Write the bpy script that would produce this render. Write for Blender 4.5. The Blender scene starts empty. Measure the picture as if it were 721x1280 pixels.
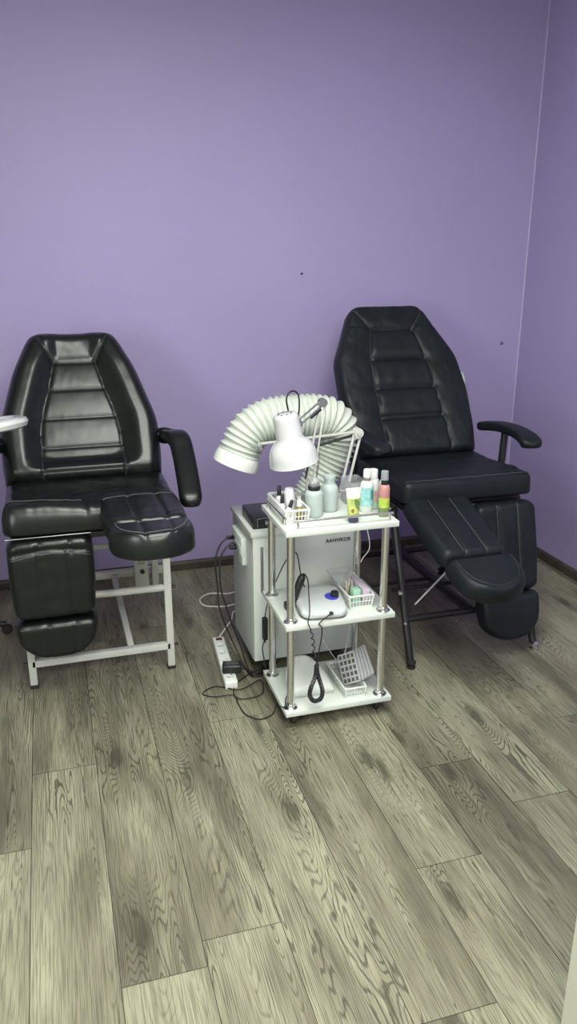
import bpy, bmesh, math, random
from mathutils import Vector, Matrix, noise
random.seed(7)
PI = math.pi
sc = bpy.context.scene
COL = sc.collection

# ---------------------------------------------------------------- camera
F_PX, TILT, YAW, CAM_H = 987.0, math.radians(18.4), math.radians(16.7), 1.5
cam_d = bpy.data.cameras.new('camera')
cam_d.sensor_fit = 'VERTICAL'; cam_d.sensor_height = 36.0
cam_d.lens = F_PX / 1280.0 * 36.0
cam_d.clip_start = 0.02
cam = bpy.data.objects.new('camera', cam_d); COL.objects.link(cam)
cam.location = (0, 0, CAM_H)
cam.rotation_euler = (PI/2 - TILT, 0, -YAW)
sc.camera = cam

# ---------------------------------------------------------------- world, lights, exposure
sc.view_settings.view_transform = 'Standard'
sc.view_settings.look = 'None'
sc.view_settings.gamma = 1.0
sc.view_settings.use_curve_mapping = False
sc.view_settings.exposure = 0.0
w = bpy.data.worlds.new('world'); sc.world = w; w.use_nodes = True
w.node_tree.nodes['Background'].inputs[0].default_value = (0.75, 0.85, 1.0, 1)
w.node_tree.nodes['Background'].inputs[1].default_value = 0.35

def area(name, loc, sx, sy, power, col, rot=(0, 0, 0)):
    l = bpy.data.lights.new(name, 'AREA'); l.shape = 'RECTANGLE'; l.size = sx; l.size_y = sy
    l.energy = power; l.color = col
    o = bpy.data.objects.new(name, l); COL.objects.link(o); o.location = loc; o.rotation_euler = rot
    return o
ROOM = dict(x0=-1.75, x1=2.32, y0=-1.5, y1=3.61, h=2.62)
area('ceiling_lamp_light', (0.60, 1.35, 2.545), 1.15, 1.15, 51, (0.98, 1.0, 0.92))
area('ceiling_lamp_light', (0.60, -0.65, 2.545), 1.15, 1.15, 83, (0.98, 1.0, 0.92))
FILL_WIN = dict(y0=-.85, y1=.55, z0=.85, z1=2.15)  # unseen window added to the left wall to brighten the right wall
area('window_fill_light', (ROOM['x0']-.03, (FILL_WIN['y0']+FILL_WIN['y1'])/2, (FILL_WIN['z0']+FILL_WIN['z1'])/2), FILL_WIN['z1']-FILL_WIN['z0'], FILL_WIN['y1']-FILL_WIN['y0'], 70, (.95, .985, 1.0), (0, -PI/2, 0))  # added fill light coming in through that opening

# ---------------------------------------------------------------- materials
def mat(name, col, rough=0.5, metal=0.0, var=0.0, vscale=20, bump=0.0, bscale=200, coat=0.0,
        trans=0.0, ior=1.45, alpha=1.0, spec=0.5, coat_rough=0.1):
    m = bpy.data.materials.new(name); m.use_nodes = True
    nt = m.node_tree; b = nt.nodes['Principled BSDF']
    b.inputs['Base Color'].default_value = (*col, 1)
    b.inputs['Roughness'].default_value = rough
    b.inputs['Metallic'].default_value = metal
    b.inputs['Coat Weight'].default_value = coat
    b.inputs['Coat Roughness'].default_value = coat_rough
    b.inputs['Transmission Weight'].default_value = trans
    b.inputs['IOR'].default_value = ior
    b.inputs['Alpha'].default_value = alpha
    b.inputs['Specular IOR Level'].default_value = spec
    tc = nt.nodes.new('ShaderNodeTexCoord')
    if var > 0:
        n = nt.nodes.new('ShaderNodeTexNoise'); n.inputs['Scale'].default_value = vscale
        n.inputs['Detail'].default_value = 4
        nt.links.new(tc.outputs['Object'], n.inputs['Vector'])
        r = nt.nodes.new('ShaderNodeMapRange')
        r.inputs['From Min'].default_value = .3; r.inputs['From Max'].default_value = .7
        r.inputs['To Min'].default_value = 1 - var; r.inputs['To Max'].default_value = 1 + var
        nt.links.new(n.outputs['Fac'], r.inputs['Value'])
        mx = nt.nodes.new('ShaderNodeVectorMath'); mx.operation = 'SCALE'
        mx.inputs[0].default_value = col
        nt.links.new(r.outputs[0], mx.inputs['Scale'])
        nt.links.new(mx.outputs[0], b.inputs['Base Color'])
    if bump > 0:
        n = nt.nodes.new('ShaderNodeTexNoise'); n.inputs['Scale'].default_value = bscale
        n.inputs['Detail'].default_value = 3
        nt.links.new(tc.outputs['Object'], n.inputs['Vector'])
        bp = nt.nodes.new('ShaderNodeBump'); bp.inputs['Strength'].default_value = bump
        bp.inputs['Distance'].default_value = .002
        nt.links.new(n.outputs['Fac'], bp.inputs['Height'])
        nt.links.new(bp.outputs[0], b.inputs['Normal'])
    return m

M_wall = mat('purple_paint', (0.325, 0.274, 0.480), .55, var=.035, vscale=1.3, bump=.25, bscale=60)
M_pale = mat('pale_paint', (.42, .42, .38), .6, var=.03, vscale=1.3)
M_ceil = mat('ceiling_white', (.75, .76, .73), .9, var=.02, vscale=3)
M_dark = mat('underlay_dark', (.035, .03, .022), .9, var=.1)
M_leath = mat('glossy_black_leather', (.0038, .0056, .0050), .31, var=.15, vscale=30, bump=.06, bscale=350, spec=.52)
M_leath2 = mat('matte_charcoal_leather', (.0068, .0100, .0118), .47, var=.25, vscale=14, bump=.2, bscale=320, spec=.34)
M_stitchb = mat('dark_thread', (.03, .035, .033), .5, var=.1)
M_pipe = mat('grey_piping', (.09, .105, .10), .4, var=.1)
M_stitchw = mat('grey_thread', (.085, .095, .09), .7, var=.2)
M_whitem = mat('white_powder_coat', (.52, .53, .49), .38, var=.04, vscale=8)
M_blackm = mat('black_powder_coat', (.012, .012, .013), .38, var=.1)
M_rubber = mat('black_rubber', (.015, .015, .015), .7, var=.1)
M_chrome = mat('chrome', (.74, .75, .74), .18, 1.0, var=.05, vscale=5)
M_steel = mat('brushed_steel', (.42, .43, .42), .32, 1.0, var=.1)
M_lam = mat('white_laminate', (.55, .59, .54), .35, var=.02, vscale=4)
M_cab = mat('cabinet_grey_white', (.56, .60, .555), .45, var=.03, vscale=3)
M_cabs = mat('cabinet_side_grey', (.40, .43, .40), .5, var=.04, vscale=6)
M_wplast = mat('white_plastic', (.62, .65, .61), .35, var=.02, vscale=9)
M_hose = mat('hose_fabric', (.48, .52, .46), .45, var=.04, vscale=25, bump=.25, bscale=90)
M_lamp = mat('gloss_white_enamel', (.50, .51, .51), .16, var=.01, coat=.5)
M_bplast = mat('black_plastic', (.012, .013, .014), .35, var=.15)
M_grey = mat('silver_plastic', (.50, .53, .52), .35, var=.03)
M_blue = mat('blue_plastic', (.045, .05, .42), .3, var=.1)
M_cable = mat('black_cable', (.010, .010, .011), .45, var=.1)
M_wcable = mat('white_cable', (.70, .71, .66), .45, var=.05)
M_print = mat('dark_print', (.05, .055, .05), .5, var=.05)
M_wprint = mat('silver_print', (.45, .47, .47), .4, var=.05)
M_holes = mat('dark_recess', (.06, .06, .06), .7, var=.05)
M_clear = mat('clear_plastic', (.90, .92, .92), .12, trans=.85, ior=1.2, var=.02)
M_frost = mat('frosted_plastic', (.72, .78, .77), .32, trans=.35, ior=1.3, var=.03)
M_frostliq = mat('frosted_plastic_filled', (.45, .52, .50), .30, trans=.2, ior=1.3, var=.03)
M_teal = mat('teal_label', (.30, .58, .58), .35, var=.25, vscale=60)
M_teal2 = mat('teal_dark_print', (.05, .30, .33), .35, var=.1)
M_palegreen = mat('pale_green_plastic', (.50, .70, .52), .35, var=.2, vscale=40)
M_peach = mat('peach_label', (.72, .42, .34), .4, var=.2, vscale=50)
M_red = mat('rose_liquid', (.42, .20, .19), .25, var=.2, vscale=40)
M_lime = mat('lime_label', (.36, .46, .07), .4, var=.2, vscale=60)
M_greenliq = mat('green_liquid', (.17, .26, .10), .2, var=.2, trans=.2)
M_tubeg = mat('tube_green', (.40, .46, .15), .35, var=.12, vscale=60)
M_tubew = mat('tube_white', (.70, .72, .62), .35, var=.06, vscale=90)
M_avo = mat('avocado_skin', (.10, .19, .05), .5, var=.3, vscale=120)
M_avo2 = mat('avocado_flesh', (.50, .55, .15), .5, var=.15, vscale=120)
M_pit = mat('avocado_stone', (.20, .15, .02), .5, var=.2, vscale=100)
M_purplecap = mat('dark_violet_cap', (.05, .045, .10), .35, var=.1)
M_amber = mat('amber_glass', (.20, .15, .02), .15, var=.2, vscale=70)
M_pink = mat('pink_carton', (.55, .45, .52), .5, var=.05)
M_mint = mat('mint_carton', (.36, .62, .46), .5, var=.05)
M_beige = mat('beige_paper', (.50, .46, .34), .6, var=.25, vscale=60)
M_tips = mat('silver_foil_tips', (.13, .13, .115), .35, metal=.5, var=.4, vscale=80)
M_case = mat('clear_case_plastic', (.62, .62, .63), .2, trans=.35, ior=1.25, var=.05)
M_palel = mat('pale_lilac_plastic', (.66, .62, .66), .35, var=.08)
M_glow = bpy.data.materials.new('lamp_diffuser'); M_glow.use_nodes = True
b = M_glow.node_tree.nodes['Principled BSDF']
b.inputs['Base Color'].default_value = (.9, .9, .88, 1); b.inputs['Emission Color'].default_value = (.97, 1, .93, 1)
b.inputs['Emission Strength'].default_value = 4.0
M_base = mat('baseboard_wood', (.048, .042, .034), .5, var=.5, vscale=9)
M_glass = mat('added_window_glass', (.95, .97, .97), .03, trans=1.0, ior=1.05)  # pane of the added, unseen window
M_door = mat('door_white', (.55, .55, .46), .5, var=.03, vscale=3)

def wood():
    m = bpy.data.materials.new('oak_plank_laminate'); m.use_nodes = True
    nt = m.node_tree; L = nt.links.new; N = nt.nodes.new
    b = nt.nodes['Principled BSDF']
    uv = N('ShaderNodeUVMap'); uv.uv_map = 'plank'
    at = N('ShaderNodeAttribute'); at.attribute_name = 'tone'
    def math_(op, a, b_=None, c=None):
        n = N('ShaderNodeMath'); n.operation = op
        for i, v in enumerate((a, b_, c)):
            if v is None: continue
            if isinstance(v, (int, float)): n.inputs[i].default_value = v
            else: L(v, n.inputs[i])
        return n.outputs[0]
    def scaled(sx, sy):
        n = N('ShaderNodeMapping'); n.inputs['Scale'].default_value = (sx, sy, 1)
        L(uv.outputs[0], n.inputs['Vector']); return n.outputs[0]
    def noise_(vec, scale, detail=2, dist=0., rough=.5):
        n = N('ShaderNodeTexNoise'); n.inputs['Scale'].default_value = scale
        n.inputs['Detail'].default_value = detail; n.inputs['Distortion'].default_value = dist
        n.inputs['Roughness'].default_value = rough
        L(vec, n.inputs['Vector']); return n.outputs['Fac']
    # knots
    vo = N('ShaderNodeTexVoronoi'); vo.voronoi_dimensions = '2D'; vo.inputs['Scale'].default_value = 1.0; L(scaled(5.5, 1.7), vo.inputs['Vector'])
    kd = vo.outputs['Distance']
    kr = N('ShaderNodeSeparateColor'); L(vo.outputs['Color'], kr.inputs[0])
    kon = math_('GREATER_THAN', kr.outputs[0], .50)
    kn = N('ShaderNodeMapRange'); kn.interpolation_type = 'SMOOTHSTEP'
    kn.inputs['From Min'].default_value = .02; kn.inputs['From Max'].default_value = .16
    kn.inputs['To Min'].default_value = 1; kn.inputs['To Max'].default_value = 0
    wob = noise_(scaled(30, 12), 1, 3)
    L(math_('ADD', kd, math_('MULTIPLY', math_('SUBTRACT', wob, .5), .22)), kn.inputs['Value'])
    knot = math_('MULTIPLY', kn.outputs[0], kon)
    # halo that bends the grain around knots
    kh = N('ShaderNodeMapRange'); kh.interpolation_type = 'SMOOTHSTEP'
    kh.inputs['From Min'].default_value = 0; kh.inputs['From Max'].default_value = .42
    kh.inputs['To Min'].default_value = 1; kh.inputs['To Max'].default_value = 0
    L(kd, kh.inputs['Value'])
    halo = math_('MULTIPLY', kh.outputs[0], kon)
    # cathedral contours
    f1 = noise_(scaled(8, .55), 1, 2.0, .35, .42)
    field = math_('ADD', f1, math_('MULTIPLY', halo, .12))
    field = math_('ADD', field, math_('MULTIPLY', noise_(scaled(40, 14), 1, 2), .018))
    ring = math_('SINE', math_('MULTIPLY', field, 430))
    ringm = N('ShaderNodeMapRange'); ringm.inputs['From Min'].default_value = .25; ringm.inputs['From Max'].default_value = 1
    L(ring, ringm.inputs['Value'])
    # fine fibres
    fib = noise_(scaled(330, 7), 1, 2, 0, .6)
    fibm = N('ShaderNodeMapRange'); fibm.inputs['From Min'].default_value = .46; fibm.inputs['From Max'].default_value = .60
    L(fib, fibm.inputs['Value'])
    # rings broken up by fibres
    rmask = N('ShaderNodeMapRange'); rmask.inputs['From Min'].default_value = .40; rmask.inputs['From Max'].default_value = .62
    L(noise_(scaled(5, 1.6), 1, 3), rmask.inputs['Value'])
    rings = math_('MULTIPLY', ringm.outputs[0], math_('ADD', math_('MULTIPLY', rmask.outputs[0], .75), .25))
    big = noise_(scaled(7, 1.3), 1, 4, .4, .55)
    cr = N('ShaderNodeValToRGB'); e = cr.color_ramp.elements
    e[0].position = .33; e[0].color = (.125, .116, .080, 1)
    e[1].position = .63; e[1].color = (.300, .293, .202, 1)
    k = cr.color_ramp.elements.new(.48); k.color = (.212, .203, .138, 1)
    tone = math_('ADD', big, math_('MULTIPLY', math_('SUBTRACT', at.outputs['Fac'], .5), .16))
    L(tone, cr.inputs['Fac'])
    dark = math_('ADD', math_('MULTIPLY', rings, .66), math_('MULTIPLY', fibm.outputs[0], .45))
    dark = math_('ADD', dark, math_('MULTIPLY', knot, .60))
    dark = math_('ADD', dark, math_('MULTIPLY', halo, .10))
    dark = math_('MINIMUM', dark, .85)
    mx = N('ShaderNodeMix'); mx.data_type = 'RGBA'
    L(dark, mx.inputs['Factor']); L(cr.outputs[0], mx.inputs['A']); mx.inputs['B'].default_value = (.040, .036, .024, 1)
    L(mx.outputs['Result'], b.inputs['Base Color'])
    b.inputs['Roughness'].default_value = .46
    b.inputs['Specular IOR Level'].default_value = .35
    bp = N('ShaderNodeBump'); bp.inputs['Strength'].default_value = .25; bp.inputs['Distance'].default_value = .001
    bp.invert = True
    L(dark, bp.inputs['Height']); L(bp.outputs[0], b.inputs['Normal'])
    return m
M_wood = wood()

# ---------------------------------------------------------------- projection helper for measured points
_r = Vector((math.cos(YAW), -math.sin(YAW), 0)); _f = Vector((math.sin(YAW), math.cos(YAW), 0)); _z = Vector((0, 0, 1))
_fw = _f*math.cos(TILT) - _z*math.sin(TILT); _dn = -_f*math.sin(TILT) - _z*math.cos(TILT)
def onz(px, py, h=0.0):
    d = _fw + _r*((px-360.5)/F_PX) + _dn*((py-640)/F_PX); return Vector((0, 0, CAM_H)) + d*((h-CAM_H)/d.z)
def ony(px, py, Y):
    d = _fw + _r*((px-360.5)/F_PX) + _dn*((py-640)/F_PX); return Vector((0, 0, CAM_H)) + d*(Y/d.y)

# ---------------------------------------------------------------- mesh helpers
def finish(name, verts, faces, m, parent=None, smooth=True, loc=None, angle=40):
    """verts in world coordinates; origin at loc (top level) or the parent's origin"""
    base = Vector(parent['_o']) if parent is not None else Vector(loc or (0, 0, 0))
    me = bpy.data.meshes.new(name)
    me.from_pydata([tuple(Vector(v) - base) for v in verts], [], faces)
    me.materials.append(m)
    bm = bmesh.new(); bm.from_mesh(me); bmesh.ops.recalc_face_normals(bm, faces=bm.faces)
    if smooth:
        for f in bm.faces: f.smooth = True
        for e in bm.edges:
            if len(e.link_faces) == 2 and e.calc_face_angle(0) > math.radians(angle): e.smooth = False
    bm.to_mesh(me); bm.free()
    o = bpy.data.objects.new(name, me); COL.objects.link(o)
    if parent is not None:
        o.parent = parent; o['_o'] = tuple(base)
    else:
        o.location = base; o['_o'] = tuple(base)
    return o

def thing(name, label, cat, loc, group=None):
    o = bpy.data.objects.new(name, None); COL.objects.link(o)
    o.empty_display_size = .05; o.location = loc; o['_o'] = tuple(loc)
    o['label'] = label; o['category'] = cat
    if group: o['group'] = group
    return o
def tag(o, label=None, cat=None, group=None, kind=None):
    if label: o['label'] = label
    if cat: o['category'] = cat
    if group: o['group'] = group
    if kind: o['kind'] = kind
    return o

def smooth_path(pts, n=8, closed=False):
    P = [Vector(p) for p in pts]; out = []
    k = len(P)
    for i in range(k if closed else k-1):
        p0 = P[(i-1) % k] if (closed or i > 0) else P[0]*2-P[1]
        p1 = P[i]; p2 = P[(i+1) % k]
        p3 = P[(i+2) % k] if (closed or i+2 < k) else P[-1]*2-P[-2]
        for j in range(n):
            t = j/n
            out.append(.5*((2*p1)+(-p0+p2)*t+(2*p0-5*p1+4*p2-p3)*t*t+(-p0+3*p1-3*p2+p3)*t**3))
    if not closed: out.append(P[-1])
    return out

def frames(P, closed=False):
    T = []
    k = len(P)
    for i in range(k):
        a = P[i-1] if (i > 0 or closed) else P[i]; b_ = P[(i+1) % k] if (i < k-1 or closed) else P[i]
        t = (b_-a); T.append(t.normalized() if t.length > 1e-9 else Vector((0, 0, 1)))
    up = Vector((0, 0, 1)) if abs(T[0].z) < .9 else Vector((1, 0, 0))
    n = (up - T[0]*up.dot(T[0])).normalized(); Ns = [n]
    for i in range(1, k):
        n = n - T[i]*n.dot(T[i]); n = n.normalized() if n.length > 1e-6 else Ns[-1]; Ns.append(n)
    return T, Ns

class MB:
    def __init__(s): s.v = []; s.f = []
    def add(s, vs, fs, mtx=None):
        k = len(s.v)
        s.v += [Vector(v) if mtx is None else mtx @ Vector(v) for v in vs]
        s.f += [tuple(i+k for i in f) for f in fs]; return s
    def bm(s, bm, mtx=None):
        bm.verts.index_update()
        s.add([v.co.copy() for v in bm.verts], [[v.index for v in f.verts] for f in bm.faces], mtx); bm.free(); return s
    def box(s, c, size, bev=0.0, mtx=None, segs=2):
        bm = bmesh.new(); bmesh.ops.create_cube(bm, size=1)
        for v in bm.verts: v.co = Vector((v.co.x*size[0], v.co.y*size[1], v.co.z*size[2]))
        if bev > 0: bmesh.ops.bevel(bm, geom=bm.edges[:], offset=bev, segments=segs, affect='EDGES', profile=.5)
        for v in bm.verts: v.co += Vector(c)
        return s.bm(bm, mtx)
    def tube(s, pts, r, seg=10, cap=True, closed=False, rf=None):
        P = [Vector(p) for p in pts]; T, Ns = frames(P, closed); vs = []; fs = []; k = len(P)
        for i in range(k):
            b_ = T[i].cross(Ns[i]); rr = rf(i/(k-1)) if rf else r
            for j in range(seg):
                a = 2*PI*j/seg; vs.append(P[i]+(Ns[i]*math.cos(a)+b_*math.sin(a))*rr)
        for i in range(k if closed else k-1):
            for j in range(seg):
                i2 = (i+1) % k; j2 = (j+1) % seg
                fs.append((i*seg+j, i*seg+j2, i2*seg+j2, i2*seg+j))
        if cap and not closed:
            fs.append(tuple(range(seg-1, -1, -1))); fs.append(tuple((k-1)*seg+j for j in range(seg)))
        return s.add(vs, fs)
    def sqtube(s, a, b_, w, h=None, bev=.0025, up=(0, 0, 1)):
        a = Vector(a); b_ = Vector(b_); h = h or w; d = b_-a; y = d.normalized()
        u = Vector(up)
        if abs(u.dot(y)) > .95: u = Vector((0, 1, 0))
        x = y.cross(u).normalized(); z = x.cross(y)
        m = Matrix((x, y, z)).transposed().to_4x4(); m.translation = (a+b_)/2
        return s.box((0, 0, 0), (w, d.length, h), bev, m)
    def lathe(s, prof, origin, axis=(0, 0, 1), seg=28, sx=1, sy=1, close=True):
        ax = Vector(axis).normalized(); q = Vector((0, 0, 1)).rotation_difference(ax).to_matrix()
        vs = []; fs = []
        for (r, h) in prof:
            for j in range(seg):
                a = 2*PI*j/seg; vs.append(Vector(origin)+q @ Vector((r*sx*math.cos(a), r*sy*math.sin(a), h)))
        for i in range(len(prof)-1):
            for j in range(seg):
                j2 = (j+1) % seg; fs.append((i*seg+j, i*seg+j2, (i+1)*seg+j2, (i+1)*seg+j))
        if close:
            fs.append(tuple(range(seg-1, -1, -1))); fs.append(tuple((len(prof)-1)*seg+j for j in range(seg)))
        return s.add(vs, fs)
    def prism(s, poly, z0, z1, mtx=None, bev=0.0):
        bm = bmesh.new(); vs = [bm.verts.new((x, y, z0)) for x, y in poly]; f = bm.faces.new(vs)
        r = bmesh.ops.extrude_face_region(bm, geom=[f]); 
        for v in r['geom']:
            if isinstance(v, bmesh.types.BMVert): v.co.z = z1
        bmesh.ops.recalc_face_normals(bm, faces=bm.faces)
        if bev: bmesh.ops.bevel(bm, geom=bm.edges[:], offset=bev, segments=2, affect='EDGES')
        return s.bm(bm, mtx)
    def build(s, name, m, parent=None, loc=None, smooth=True, angle=40):
        return finish(name, s.v, s.f, m, parent, smooth, loc, angle)

def basis(origin, x, y):
    x = Vector(x).normalized(); y = Vector(y).normalized(); z = x.cross(y).normalized(); y = z.cross(x)
    m = Matrix((x, y, z)).transposed().to_4x4(); m.translation = Vector(origin); return m

def lerp_tab(tab, y):
    if y <= tab[0][0]: return tab[0][1]
    for (a, va), (b_, vb) in zip(tab, tab[1:]):
        if y <= b_:
            t = (y-a)/(b_-a); return va+(vb-va)*t
    return tab[-1][1]

def smoothtab(tab, r=.035):
    def f(y):
        return sum(lerp_tab(tab, y+d*r) for d in (-1, -.6, -.2, .2, .6, 1))/6
    return f

def seg_dist(x, y, a, b_):
    ax, ay = a; bx, by = b_; dx, dy = bx-ax, by-ay; L2 = dx*dx+dy*dy or 1e-9
    t = max(0, min(1, ((x-ax)*dx+(y-ay)*dy)/L2)); return math.hypot(x-ax-t*dx, y-ay-t*dy)

class Pad:
    """upholstered cushion: outline half widths over its length, thickness, rounded rim, sewn grooves"""
    def __init__(s, L, xl, xr, T, r, corner=.05, corner0=None, back=.008, disp=None, grooves=(), p=2.6, NU=56, NV=60, wrinkle=0.0, seed=0):
        s.L = L; s.xl = xl; s.xr = xr; s.T = T; s.r = r; s.c1 = corner; s.c0 = corner if corner0 is None else corner0
        s.back = back; s.disp = disp; s.g = grooves; s.p = p; s.NU = NU; s.NV = NV; s.wr = wrinkle; s.seed = seed
    def lim(s, y):
        a = s.xl(y); b_ = s.xr(y)
        for (d, c) in ((y, s.c0), (s.L-y, s.c1)):
            if c > 0 and d < c:
                k = c*(1-math.sqrt(max(0, 1-(1-d/c)**2))); k = min(k, (b_-a)*.46); a += k; b_ -= k
        return a, b_
    def rim(s, d):
        d = max(0, min(1, d/s.r)); return (max(0, 1-(1-d)**s.p))**(1/s.p)
    def h(s, x, y):
        a, b_ = s.lim(y)
        e = s.rim(min(x-a, b_-x)) * s.rim(min(y, s.L-y))
        z = s.T
        if s.disp: z += s.disp(x, y)
        for (line, depth, wd) in s.g:
            d = min(seg_dist(x, y, line[i], line[i+1]) for i in range(len(line)-1))
            if d < wd*4: z -= depth*math.exp(-(d/wd)**2) + depth*.6*math.exp(-(d/(wd*2.6))**2)
        if s.wr: z += s.wr*noise.noise(Vector((x*16+s.seed, y*16, s.seed))) + s.wr*.5*noise.noise(Vector((x*45+s.seed, y*30, s.seed)))
        return z*e
    def build(s, name, m, parent, mtx):
        NU, NV = s.NU, s.NV; vs = []; fs = []
        def cs(i, n): return .5-.5*math.cos(PI*i/n)
        def mixp(i, n): return .62*cs(i, n)+.38*i/n
        top = {}; bot = {}
        for j in range(NV+1):
            y = s.L*mixp(j, NV); a, b_ = s.lim(y)
            for i in range(NU+1):
                x = a+(b_-a)*mixp(i, NU)
                top[i, j] = len(vs); vs.append((x, y, s.h(x, y) if 0 < i < NU and 0 < j < NV else 0))
        for j in range(NV+1):
            y = s.L*mixp(j, NV); a, b_ = s.lim(y)
            for i in range(NU+1):
                if i in (0, NU) or j in (0, NV): bot[i, j] = top[i, j]; continue
                x = a+(b_-a)*mixp(i, NU)
                e = s.rim(min(x-a, b_-x))*s.rim(min(y, s.L-y))
                bot[i, j] = len(vs); vs.append((x, y, -s.back*e))
        for j in range(NV):
            for i in range(NU):
                fs.append((top[i, j], top[i+1, j], top[i+1, j+1], top[i, j+1]))
                q = (bot[i, j], bot[i, j+1], bot[i+1, j+1], bot[i+1, j])
                if len(set(q) & {top[i, j], top[i+1, j], top[i+1, j+1], top[i, j+1]}) < 4: fs.append(q)
        s.m = mtx
        return finish(name, [mtx @ Vector(v) for v in vs], fs, m, parent, True, angle=75)
    def thread(s, name, lines, m, parent, r=.0011, off=.0006, step=.008):
        for ln in lines:
            mb = MB(); P = []
            for (a, b_) in zip(ln, ln[1:]):
                n = max(2, int(math.hypot(b_[0]-a[0], b_[1]-a[1])/step))
                for i in range(n): 
                    t = i/n; P.append((a[0]+(b_[0]-a[0])*t, a[1]+(b_[1]-a[1])*t))
            P.append(ln[-1])
            mb.tube([s.m @ Vector((x, y, s.h(x, y)+off)) for x, y in P], r, 6)
            mb.build(name, m, parent)

def text_mb(txt, size, mtx, depth=.0006, bold=0.0, shear=0.0):
    cu = bpy.data.curves.new('lettering', 'FONT'); cu.body = txt; cu.size = size; cu.extrude = depth; cu.offset = bold
    cu.shear = shear; cu.align_x = 'CENTER'; cu.align_y = 'CENTER'
    ob = bpy.data.objects.new('lettering', cu); COL.objects.link(ob)
    dg = bpy.context.evaluated_depsgraph_get(); dg.update()
    me = bpy.data.meshes.new_from_object(ob.evaluated_get(dg))
    mb = MB().add([v.co.copy() for v in me.vertices], [tuple(p.vertices) for p in me.polygons], mtx)
    bpy.data.objects.remove(ob); bpy.data.curves.remove(cu); bpy.data.meshes.remove(me)
    return mb

# ---------------------------------------------------------------- room
X0, X1, Y0, Y1, HH = ROOM['x0'], ROOM['x1'], ROOM['y0'], ROOM['y1'], ROOM['h']
T_ = .1
def struct(o): o['kind'] = 'structure'; return o
struct(MB().box(((X0+X1)/2, Y1+T_/2, HH/2), (X1-X0+2*T_, T_, HH)).build('wall_back', M_wall, smooth=False))
struct(MB().box((X1+T_/2, (Y0+Y1)/2, HH/2), (T_, Y1-Y0, HH)).build('wall_right', M_wall, smooth=False))

struct(MB().box(((X0+X1)/2, Y0-T_/2, HH/2), (X1-X0+2*T_, T_, HH)).build('wall_front', M_pale, smooth=False))
wy0, wy1, wz0, wz1 = FILL_WIN['y0'], FILL_WIN['y1'], FILL_WIN['z0'], FILL_WIN['z1']
wf = MB()
wf.box((X0-T_/2, (Y0+wy0)/2, HH/2), (T_, wy0-Y0, HH)).box((X0-T_/2, (wy1+Y1)/2, HH/2), (T_, Y1-wy1, HH))
wf.box((X0-T_/2, (wy0+wy1)/2, wz0/2), (T_, wy1-wy0, wz0)).box((X0-T_/2, (wy0+wy1)/2, (wz1+HH)/2), (T_, wy1-wy0, HH-wz1))
struct(wf.build('wall_left', M_pale, smooth=False))
wn = struct(MB().box((X0-.07, (wy0+wy1)/2, (wz0+wz1)/2), (.008, wy1-wy0, wz1-wz0)).build('added_window_1', M_glass, smooth=False))  # added window, out of view, dresses the fill light opening
fr = MB()
for y in (wy0+.025, (wy0+wy1)/2, wy1-.025): fr.box((X0-.07, y, (wz0+wz1)/2), (.05, .05, wz1-wz0), .003)
for z in (wz0+.025, wz1-.025): fr.box((X0-.07, (wy0+wy1)/2, z), (.05, wy1-wy0, .05), .003)
fr.box((X0+.03, (wy0+wy1)/2, wz0-.012), (.16, wy1-wy0+.1, .024), .004)
fr.build('added_window_frame', M_wplast, wn)
struct(MB().box(((X0+X1)/2, (Y0+Y1)/2, HH+T_/2), (X1-X0+2*T_, Y1-Y0+2*T_, T_)).build('ceiling', M_ceil, smooth=False))
# floor: individual plank faces with their own grain coordinates on one slab
PW = .188; PX = .026
seams = {-1: 1.82, 0: 2.14, 1: 2.95, 2: 1.40, 3: 2.26, 4: 1.07, 5: 1.462, 6: 1.833, 7: 1.615, 8: 2.7, 9: 1.95}
PL = 1.62
vs = []; fs = []; uvs = []; tones = []; mi = []
slab = [(X0-T_, Y0-T_), (X1+T_, Y0-T_), (X1+T_, Y1+T_), (X0-T_, Y1+T_)]
for z in (-.0015, -.06):
    for p in slab: vs.append((p[0], p[1], z))
for f in ((0, 1, 2, 3), (7, 6, 5, 4), (0, 4, 5, 1), (1, 5, 6, 2), (2, 6, 7, 3), (3, 7, 4, 0)):
    fs.append(f); uvs += [(0, 0)]*4; tones.append(.5); mi.append(1)
gap = .0009
i0 = int(math.floor((X0-PX)/PW)); i1 = int(math.ceil((X1-PX)/PW))
tone_fix = {(-1, 0): .3, (1, 0): .5, (7, 0): .15}
for i in range(i0, i1):
    xa, xb = PX+i*PW, PX+(i+1)*PW
    s0 = seams.get(i+1, random.uniform(0, PL))
    k0 = int(math.floor((Y0-s0)/PL)); k1 = int(math.ceil((Y1-s0)/PL))
    for k in range(k0, k1):
        ya, yb = max(Y0, s0+k*PL), min(Y1, s0+(k+1)*PL)
        xa_, xb_ = max(xa, X0), min(xb, X1)
        if yb-ya < .01 or xb_-xa_ < .01: continue
        n = len(vs)
        q = [(xa_+gap, ya+gap), (xb_-gap, ya+gap), (xb_-gap, yb-gap), (xa_+gap, yb-gap)]
        vs += [(x, y, 0) for x, y in q]; fs.append((n, n+1, n+2, n+3))
        ox, oy = random.uniform(0, 80), random.uniform(0, 80); fl = random.choice((-1, 1))
        uvs += [(ox+x*fl, oy+y) for x, y in q]
        tones.append(tone_fix.get((i, k), random.random())); mi.append(0)
me = bpy.data.meshes.new('floor'); me.from_pydata(vs, [], fs)
me.materials.append(M_wood); me.materials.append(M_dark)
ul = me.uv_layers.new(name='plank')
for i, u in enumerate(uvs): ul.data[i].uv = u
ta = me.attributes.new('tone', 'FLOAT', 'FACE')
for i, t in enumerate(tones): ta.data[i].value = t
for i, k in enumerate(mi): me.polygons[i].material_index = k
fl = bpy.data.objects.new('floor', me); COL.objects.link(fl); struct(fl)
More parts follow.
